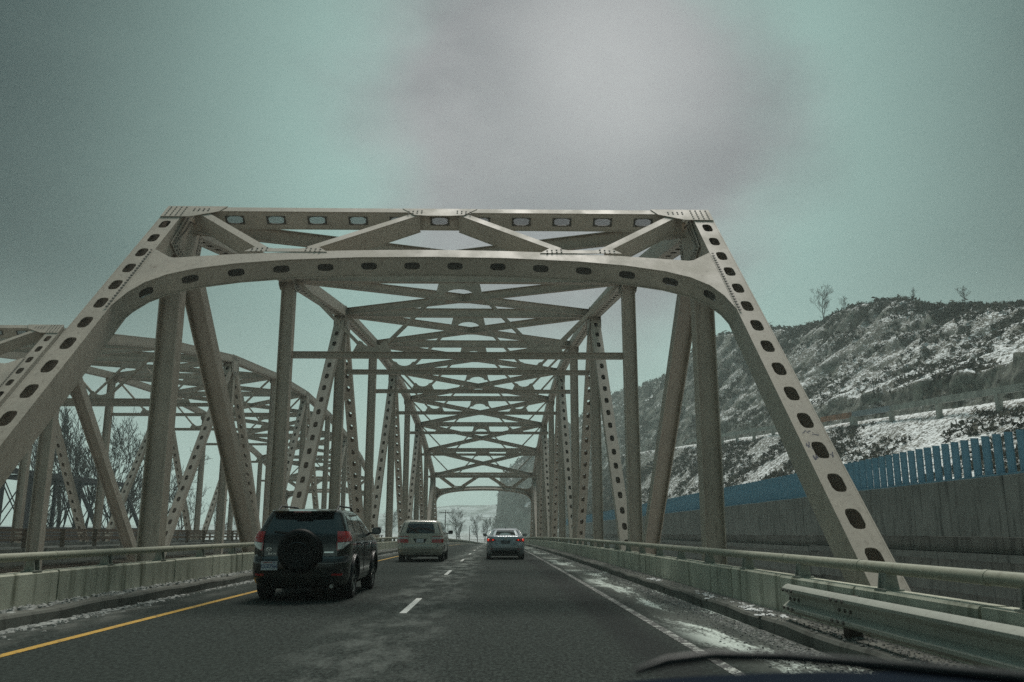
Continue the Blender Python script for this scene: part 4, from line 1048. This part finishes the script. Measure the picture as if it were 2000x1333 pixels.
    mb = MB(); mb.tube([(.62, .30, .27), (.62, .06, .265)], .038, 12); mb.obj('exhaust_pipe', M['chrome'], root, smooth=50)
    mb = MB(); mb.bx(-.7, .7, .45, 4.1, .20, .34); mb.bx(-.35, .2, .35, .9, .17, .3); mb.tube([(-.78, .95, .355), (.78, .95, .355)], .06, 8); mb.obj('chassis', M['trim'], root)
    for sg in (-1, 1): c.patch('tailgate_seam', 'rear', [(sg*.66, .52), (sg*.668, .52), (sg*.668, 1.2), (sg*.66, 1.2)], M['trim'], .002, 1, 10, thick=.004)
    c.patch('tailgate_seam', 'rear', [(-.66, .508), (.66, .508), (.66, .518), (-.66, .518)], M['trim'], .002, 10, 1, thick=.004)
    c.patch('tailgate_handle', 'rear', [(.45, .86), (.63, .86), (.63, .885), (.47, .885)], M['chrome'], .02, 4, 1)
suv()
def minivan():
    root = empty('minivan', (-3.15, 37.4, road_z(38.5)), 'pale beige minivan ahead in the left lane', 'car')
    K = [(.24,.30,4.9,.80,.2),(.30,.10,5.02,.90,.24),(.42,.03,5.08,.96,.26),(.56,0,5.1,.975,.28),(.66,.02,5.08,.98,.28),(.72,.06,5.05,.98,.26),(.95,.09,4.8,.98,.24),(1.05,.11,4.4,.975,.22),(1.14,.13,4.0,.96,.20),
         (1.20,.15,3.82,.94,.19),(1.45,.27,3.25,.86,.18),(1.62,.36,2.85,.79,.17),(1.69,.42,2.6,.74,.17),(1.73,.52,2.35,.66,.17),(1.75,.85,2.05,.5,.17)]
    c = Car(root, K, 0.06); P_ = paintm('beige_paint', (0.49, 0.465, 0.40), 0.3, 0.15); ax = (1.08, 4.08)
    c.body(P_, ax, 0.40)
    for y in ax:
        for x in (-0.85, 0.85): c.wheel(x, y, 0.335, 0.23)
    w = c.patch('rear_window', 'rear', [(-.86, 1.185), (.86, 1.185), (.70, 1.675), (-.70, 1.675)], M['glass'])
    for sg in (-1, 1):
        c.patch('side_window', sg, [(.45, 1.22), (1.35, 1.22), (1.38, 1.61), (.75, 1.60)], M['glass']); c.patch('side_window', sg, [(1.42, 1.22), (2.55, 1.22), (2.5, 1.63), (1.45, 1.62)], M['glass'])
        c.patch('side_window', sg, [(2.62, 1.22), (3.6, 1.22), (2.85, 1.58), (2.58, 1.62)], M['glass'])
        t = c.patch('tail_light', 'rear', [(sg*.50, .80), (sg*.965, .80), (sg*.965, .945), (sg*.50, .945)], M['lamp_red'], .02, 8, 3, thick=.03)
        c.patch('tail_light_upper', 'rear', [(sg*.52, .95), (sg*.93, .95), (sg*.92, 1.04), (sg*.52, 1.04)], M['lamp_white'], .02, 8, 3, thick=.03)
        c.patch('tail_light_rim', 'rear', [(sg*.50, 1.045), (sg*.94, 1.045), (sg*.93, 1.07), (sg*.50, 1.07)], M['lamp_red'], .018, 6, 1)
        c.mirror(sg, 3.45, 1.16, M['trim'] if sg > 0 else P_, .22, .17)
        for y in (1.38, 2.58):
            mb = MB(); mb.tube([c.side(sg, y, z, .0015) for z in np.linspace(.4, 1.2, 8)], .006, 4); mb.obj('door_seam', M['trim'], root)
    c.patch('plate_recess', 'rear', [(-.20, .80), (.20, .80), (.30, .965), (-.30, .965)], M['trim'], .004, 6, 2, thick=.006)
    c.patch('number_plate', 'rear', [(-.155, .805), (.155, .805), (.155, .95), (-.155, .95)], M['plate_white'], .02, 2, 2)
    c.patch('bumper_seam', 'rear', [(-.70, .575), (.70, .575), (.70, .59), (-.70, .59)], M['trim'], .003, 8, 1, thick=.005)
    for sg in (-1, 1): c.patch('bumper_seam', 'rear', [(sg*.70, .575), (sg*.715, .575), (sg*.78, .78), (sg*.765, .78)], M['trim'], .003, 1, 4, thick=.005)
    c.patch('bumper_step', 'rear', [(-.93, .50), (.93, .50), (.93, .52), (-.93, .52)], paintm('beige_step', (.30, .275, .22), .4), .012, 10, 1)
    mb = MB(); mb.bx(-.75, .75, .5, 4.6, .20, .36); mb.bx(-.6, -.15, .3, .8, .17, .3); mb.tube([(-.8, 1.08, .335), (.8, 1.08, .335)], .06, 8); mb.obj('chassis', M['trim'], root)
    mb = MB(); a = [(-.035, 1.125), (-.028, 1.075), (.028, 1.075), (.035, 1.125)]
    mb.tube([(x, .095, z) for x, z in a], .006, 5); mb.tube([(-.03, .095, 1.1), (.03, .095, 1.1)], .005, 5); mb.obj('badge', M['chrome'], root)
minivan()
def sedan():
    root = empty('sedan', (0.53, 40.6, road_z(41.5)), 'bluish grey sedan with glowing tail lights ahead in the right lane', 'car')
    K = [(.17,.35,4.2,.74,.2),(.24,.14,4.42,.83,.26),(.38,.05,4.5,.875,.3),(.52,.0,4.53,.885,.32),(.66,.0,4.52,.887,.34),(.78,.03,4.45,.887,.34),(.88,.06,4.1,.885,.34),(.96,.09,3.75,.87,.33),(1.02,.12,3.5,.85,.32),
         (1.055,.16,3.32,.82,.30),(1.075,.40,3.25,.80,.28),(1.10,.62,3.15,.775,.24),(1.28,1.10,2.72,.68,.22),(1.36,1.35,2.5,.63,.22),(1.405,1.6,2.3,.56,.22),(1.425,1.75,2.15,.42,.2)]
    c = Car(root, K, 0.10); P_ = paintm('grey_blue_paint', (0.37, 0.41, 0.44), 0.28, 0.45); ax = (0.98, 3.68)
    c.body(P_, ax, 0.375)
    for y in ax:
        for x in (-0.775, 0.775): c.wheel(x, y, 0.318, 0.21)
    c.patch('rear_window', 'rear', [(-.665, 1.105), (.665, 1.105), (.56, 1.33), (-.56, 1.33)], M['glass'])
    for sg in (-1, 1):
        c.patch('side_window', sg, [(1.15, 1.11), (2.0, 1.11), (1.95, 1.35), (1.5, 1.34)], M['glass']); c.patch('side_window', sg, [(2.06, 1.11), (2.98, 1.11), (2.45, 1.33), (2.0, 1.355)], M['glass'])
        t = c.patch('tail_light', 'rear', [(sg*.47, .86), (sg*.86, .80), (sg*.87, .97), (sg*.50, .925)], M['lamp_red'], .02, 8, 4, thick=.03)
        for (x, z, r_) in ((.78, .885, .055), (.585, .885, .035)):
            mb = MB(); p = c.rear(sg*x, z, .018); mb.lathe([(0.0, r_), (-.02, r_*.8), (-.028, 0)], 16, 'y', p); mb.obj('lamp_bulb', M['lamp_lit'], t, smooth=50)
        c.patch('bumper_reflector', 'rear', [(sg*.55, .46), (sg*.72, .47), (sg*.72, .50), (sg*.55, .485)], M['lamp_red']); c.mirror(sg, 2.95, 1.04, M['trim'], .19, .14)
    c.patch('plate_recess', 'rear', [(-.19, .72), (.19, .72), (.22, .86), (-.22, .86)], M['trim'], .006, 4, 2)
    c.patch('number_plate', 'rear', [(-.15, .73), (.15, .73), (.15, .855), (-.15, .855)], plain('dim_plate', (.09, .10, .11), .5), .02, 2, 2)
    ts = [(-.50, .86), (-.46, .70), (-.36, .635), (0, .62), (.36, .635), (.46, .70), (.50, .86)]
    mb = MB(); mb.tube([c.rear(x, z, .001) for x, z in ts], .005, 4); mb.obj('trunk_seam', M['trim'], root)
    c.patch('bumper_lower', 'rear', [(-.62, .27), (.62, .27), (.66, .42), (-.66, .42)], M['trim'], .008, 8, 2)
    mb = MB(); mb.lathe([(.005, .0), (.005, .05), (-.005, .052), (-.01, .045), (-.01, 0)], 20, 'y', (0, .085, .975)); mb.obj('badge', M['chrome'], root, smooth=40)
    mb = MB(); mb.add([(-.02, 1.72, 1.42), (.02, 1.72, 1.42), (.02, 1.95, 1.425), (-.02, 1.95, 1.425), (-.004, 1.70, 1.50), (.004, 1.70, 1.50)], [(0, 1, 5, 4), (1, 2, 5), (0, 4, 3), (4, 5, 2, 3)]); mb.obj('roof_antenna', M['trim'], root)
    mb = MB(); mb.bx(-.7, .7, .5, 4.0, .15, .3); mb.tube([(-.75, .98, .318), (.75, .98, .318)], .05, 8); mb.obj('chassis', M['trim'], root)
sedan()
# --- the viewer's own car: bonnet, cowl and wiper in front of the lens
def own_car():
    root = empty('viewer_car', (0.45, -2.4, 0), 'dark navy bonnet and wiper of the viewer\'s own car along the bottom edge', 'car')
    N_ = plain('navy_paint', (0.004, 0.009, 0.018), 0.7, 0, 0.02)
    K = [(.25,.3,4.2,.78,.2),(.35,.1,4.4,.86,.25),(.6,0,4.55,.90,.3),(.85,.02,4.5,.90,.3),(.95,.06,4.3,.87,.3)]
    c = Car(root, K); c.body(N_, (0.95, 3.55), .40)
    for y in (0.95, 3.55):
        for x in (-.76, .76): c.wheel(x, y, .335, .22)
    mb = MB(); xs_ = np.linspace(-.82, .82, 23); ys_ = [3.22, 3.35, 3.5, 3.62, 3.75, 3.95, 4.15, 4.3]; zb = [1.060, 1.080, 1.086, 1.082, 1.06, 1.01, .95, .89]; vs = []
    for y, z in zip(ys_, zb):
        for x in xs_: vs.append((x, y - 0.06*(x/.82)**2, z - .105*(x/.82)**2 - (.05 if abs(x) > .8 else 0)))
    vs += [(x, y, z-.10) for x, y, z in vs]; w = len(xs_); n = len(ys_); Q = w*n
    fs = [(j*w+i, j*w+i+1, (j+1)*w+i+1, (j+1)*w+i) for j in range(n-1) for i in range(w-1)]; lp = list(range(w)) + [j*w+w-1 for j in range(1, n)] + [(n-1)*w+i for i in range(w-2, -1, -1)] + [j*w for j in range(n-2, 0, -1)]
    fs += [(lp[k]+Q, lp[(k+1) % len(lp)]+Q, lp[(k+1) % len(lp)], lp[k]) for k in range(len(lp))]; mb.add(vs, fs); mb.obj('bonnet', N_, root, smooth=50)
    bl = MB(); pts = [(.135, .86, 1.138), (.165, .86, 1.147), (.21, .862, 1.152), (.28, .865, 1.150), (.40, .87, 1.140), (.55, .87, 1.126)]
    bl.tube([(x-.45, y+2.4, z) for x, y, z in pts], [.003, .005, .005, .005, .005, .004], 8); bl.obj('wiper_blade', M['trim'], root, smooth=50)
    ar = MB(); ar.tube([(x-.45, y+2.4, z) for x, y, z in ((.30, .875, 1.148), (.55, .90, 1.122), (.85, .92, 1.09))], [.005, .008, .010], 8); ar.obj('wiper_arm', M['trim'], root, smooth=50)
own_car()
# scribbled marks on the right end post
gq = MB(); yt, yb = ny(1), ny(0); topv = Vector((0, yt, TOP[1] + road_z(yt) + 0.1)); botv = Vector((0, yb, LOW + road_z(yb))); dv_ = (topv-botv).normalized(); nn_ = VX.cross(dv_); nn_ = nn_ if nn_.z > 0 else -nn_
def EP(s_, x, d): return botv + dv_*s_ + VX*(XB + HW + x) + nn_*(0.29 - 0.004 + d)
rd = random.Random(5)
for (s0, x0, k, ln) in ((6.95, -.16, 7, .05), (6.93, .02, 3, .05), (6.60, -.19, 5, .09), (6.35, -.17, 5, .11), (6.38, .12, 5, .06)):
    s_, x_ = s0, x0
    for j in range(k):
        s2, x2 = s_ + rd.uniform(-ln, ln), x_ + rd.uniform(.01, .05)*(1 if k != 5 else .4)
        a, b = EP(s_, x_, .0), EP(s2, x2, .0); gq.beam(a, b, .018, .003, nn_); s_, x_ = s0 + rd.uniform(-ln, ln), x2
tag(gq.obj('graffiti_mark', plain('graffiti_ink', (.02, .025, .06), .6), near_bridge, world=True), 'dark scribbled marks on the right end post')
# ------------------------------------------------------------------ bare trees
M['bark'] = plain('grey_bark', (0.040, 0.036, 0.032), 0.9, var=0.25, scale=1.5)
def bare_tree(seed, H, spread=0.55, levels=5, kids=(3, 4, 4, 4, 3), lean=0.0):
    rd = random.Random(seed); trunk = MB(); crown = MB()
    def branch(p, d, L, r, lev):
        n = 4 if lev < 2 else (3 if lev < 4 else 2); pts = [p.copy()]; rs = [r]
        q = p.copy(); dd = d.copy()
        for i in range(n):
            dd = (dd + Vector((rd.gauss(0, .10), rd.gauss(0, .10), 0.06 + rd.gauss(0, .05)))).normalized(); q = q + dd*L/n; pts.append(q.copy()); rs.append(max(0.02, r*(1 - 0.55*(i+1)/n)))
        (trunk if lev == 0 else crown).tube(pts, rs, 7 if lev == 0 else (4 if lev < 3 else 3), False)
        if lev >= levels: return
        m = kids[min(lev, len(kids)-1)] + (1 if rd.random() < 0.4 else 0)
        for j in range(m):
            f = (0.28 + 0.72*(j+rd.random())/m) if lev == 0 else (0.25 + 0.75*(j+rd.random())/m)
            k = min(n-1, int(f*n)); t = f*n - k; bp = pts[k].lerp(pts[k+1], min(1, t)); br = rs[k] + (rs[k+1]-rs[k])*min(1, t)
            ax = (pts[k+1]-pts[k]).normalized(); a = ax.orthogonal().normalized(); a.rotate(Quaternion(ax, rd.uniform(0, 2*math.pi)))
            nd = (ax + a*spread*rd.uniform(0.6, 1.4)).normalized(); nd = (nd + Vector((0, 0, 0.18))).normalized()
            branch(bp, nd, L*rd.uniform(0.42, 0.66)*(1.0 if lev else (1.05-0.35*f)), br*rd.uniform(0.5, 0.7), lev+1)
    branch(Vector((0, 0, -0.3)), Vector((lean, 0, 1)).normalized(), H*0.62, H*0.013, 0)
    return trunk.mesh('trunk', M['bark'], 60), crown.mesh('crown', M['bark'])
TV = [bare_tree(3, 18, 0.5, 5, (7, 4, 4, 3, 2)), bare_tree(8, 17, 0.62, 5, (7, 4, 4, 3, 2)), bare_tree(14, 16, 0.75, 5, (7, 4, 4, 3, 2))]
def tree(k, x, y, z, s, rz, label, group=None):
    r = empty('bare_tree', (x, y, z), label, 'tree', group, rz); r.scale = (s, s, s)
    a = link('trunk', TV[k][0], r); b = link('crown', TV[k][1], r); return r
def px(xp, zc): return (xp - 966)/1674*zc
rows = [(1, 62, 120, 1.25, 'bare tree at the far left edge behind the dark railway truss'),
        (0, 150, 130, 1.35, 'bare tree behind the dark truss, left of the tall slender pair'),
        (0, 196, 134, 1.62, 'tallest bare tree behind the dark railway truss, right of the leaning diagonal'),
        (2, 232, 128, 1.5, 'bare spreading tree just right of the tallest one'),
        (1, 258, 142, 1.65, 'bare tree showing left of the thick near vertical post'),
        (2, 338, 150, 1.45, 'bare tree whose twigs show right of the thick near vertical post'),
        (2, 372, 175, 1.15, 'lone rounded bare tree framed between two diagonals of the left bridge'),
        (1, 425, 215, 1.0, 'hazy bare tree left of the dark SUV roof'),
        (0, 480, 250, 1.0, 'hazy far tree close to the left side of the dark SUV'),
        (2, 770, 300, 1.0, 'hazy tree between the posts behind the pale minivan'),
        (1, 800, 330, 1.1, 'hazy tree left of the pale minivan roof'),
        (2, 893, 300, 0.95, 'rounded hazy bare tree right of the utility pole with a crossarm'),
        (1, 906, 330, 0.70, 'smaller hazy bare tree beside the rounded one beyond the bridge'),
        (1, 935, 260, 0.62, 'dark bare tree at the foot of the cliff beyond the bridge'),
        (0, 947, 285, 0.62, 'slender dark bare tree against the cliff, left of the grey sedan')]
for i, (k, xp, zc, s, lab) in enumerate(rows):
    x = px(xp, zc); y = zc; z = float(grd(np.array([x]), np.array([y]))[0]); tree(k, x, y, z, s, i*1.7, lab, 'bare trees behind the bridges')
# shrubs and a tree on the right skyline
def hz(x, y): return float(hill_z(np.array([x]), np.array([y]))[0])
tree(2, 74, 186, hz(74, 186)-0.6, 0.62, 0.4, 'lone bare tree standing on the hilltop skyline', 'trees on the hill skyline')
for j, (x, y, s, lab) in enumerate([(74.5, 176, 0.25, 'small bare shrub on the skyline just right of the lone hilltop tree'), (75.5, 147, 0.2, 'bare shrub on the skyline right of the hill summit'), (75, 131, 0.24, 'rightmost bare shrub on the hill skyline')]):
    tree(1 if j % 2 else 2, x, y, hz(x, y)-0.4, s, j*2.1, lab, 'trees on the hill skyline')
# utility poles
def pole(xp, zc, top, label, arm=True):
    x = px(xp, zc); z = float(grd(np.array([x]), np.array([zc]))[0]); r = empty('utility_pole', (x, zc, z), label, 'utility pole')
    mb = MB(); mb.tube([(0, 0, -0.5), (0, 0, top - z)], [0.2, 0.12], 8); mb.obj('pole', M['wood'], r, smooth=40)
    if arm:
        mb = MB(); mb.bx(-1.7, 1.7, -0.07, 0.07, top-z-0.75, top-z-0.55); mb.obj('crossarm', M['wood'], r)
        for q in (-1.55, -0.6, 0.6, 1.55):
            mb = MB(); mb.lathe([(0, 0.06), (0.08, 0.09), (0.16, 0.05), (0.22, 0.07), (0.27, 0.0)], 8, 'z', (q, 0, top-z-0.55)); mb.obj('insulator', M['galv'], r)
    return r
p1 = pole(872.5, 240, 6.4, 'tall utility pole with a crossarm right of the pale minivan')
p2 = pole(877.5, 420, 4.2, 'smaller distant utility pole behind the tall one')
p3 = pole(919, 330, 2.5, 'thin pole between the hazy trees beyond the bridge', False)
mb = MB(); a = Vector((px(872.5, 240), 240, 6.1)); b = Vector((px(1000, 300), 300, 6.0))
for q in (-1.5, 1.5):
    mb.tube([a + (b-a)*t + Vector((q, 0, -1.2*math.sin(math.pi*t))) for t in np.linspace(0, 1, 9)], 0.03, 4)
tag(mb.obj('overhead_wire', M['bolt']), 'thin overhead wires running right from the tall utility pole', 'wire')
# pole with a sign box on the ramp, partly behind the thick right post
r = empty('box_pole', (VXR+2.2, 68, 2), 'dark pole with a pale box and short arm standing behind the blue fence', 'pole')  # utility pole carrying a box, no lamp on it
zp = 1.27 + (0.2147 - 0.977*(885-666.5)/1674)*70
XS = px(1363, 70) ; r.location.x = XS
mb = MB(); mb.tube([(0, 0, -1), (0, 0, zp-2.0)], 0.09, 8); mb.obj('pole', M['dark_steel'], r, smooth=40)
mb = MB(); mb.bx(-0.48, -0.10, -0.10, 0.15, zp-4.45, zp-3.6); mb.obj('box', plain('pale_box', (0.40, 0.45, 0.47), 0.6), r)
mb = MB(); mb.beam((0, 0, zp-2.25), (-0.55, 0, zp-2.35), 0.06, 0.06); mb.obj('arm', M['galv'], r)
# haze: the misty winter air
hz_b = MB(); hz_b.bx(-1520, 1520, -220, 2420, -12, 125)
n = bpy.data.materials.new('misty_air'); n.use_nodes = True; n.node_tree.nodes.clear()
o = n.node_tree.nodes.new('ShaderNodeOutputMaterial'); v = n.node_tree.nodes.new('ShaderNodeVolumePrincipled')
v.inputs['Color'].default_value = (0.80, 0.95, 0.92, 1); v.inputs['Density'].default_value = 0.00065; v.inputs['Anisotropy'].default_value = 0.3
n.node_tree.links.new(v.outputs[0], o.inputs['Volume'])
tag(hz_b.obj('haze', n), kind='stuff')
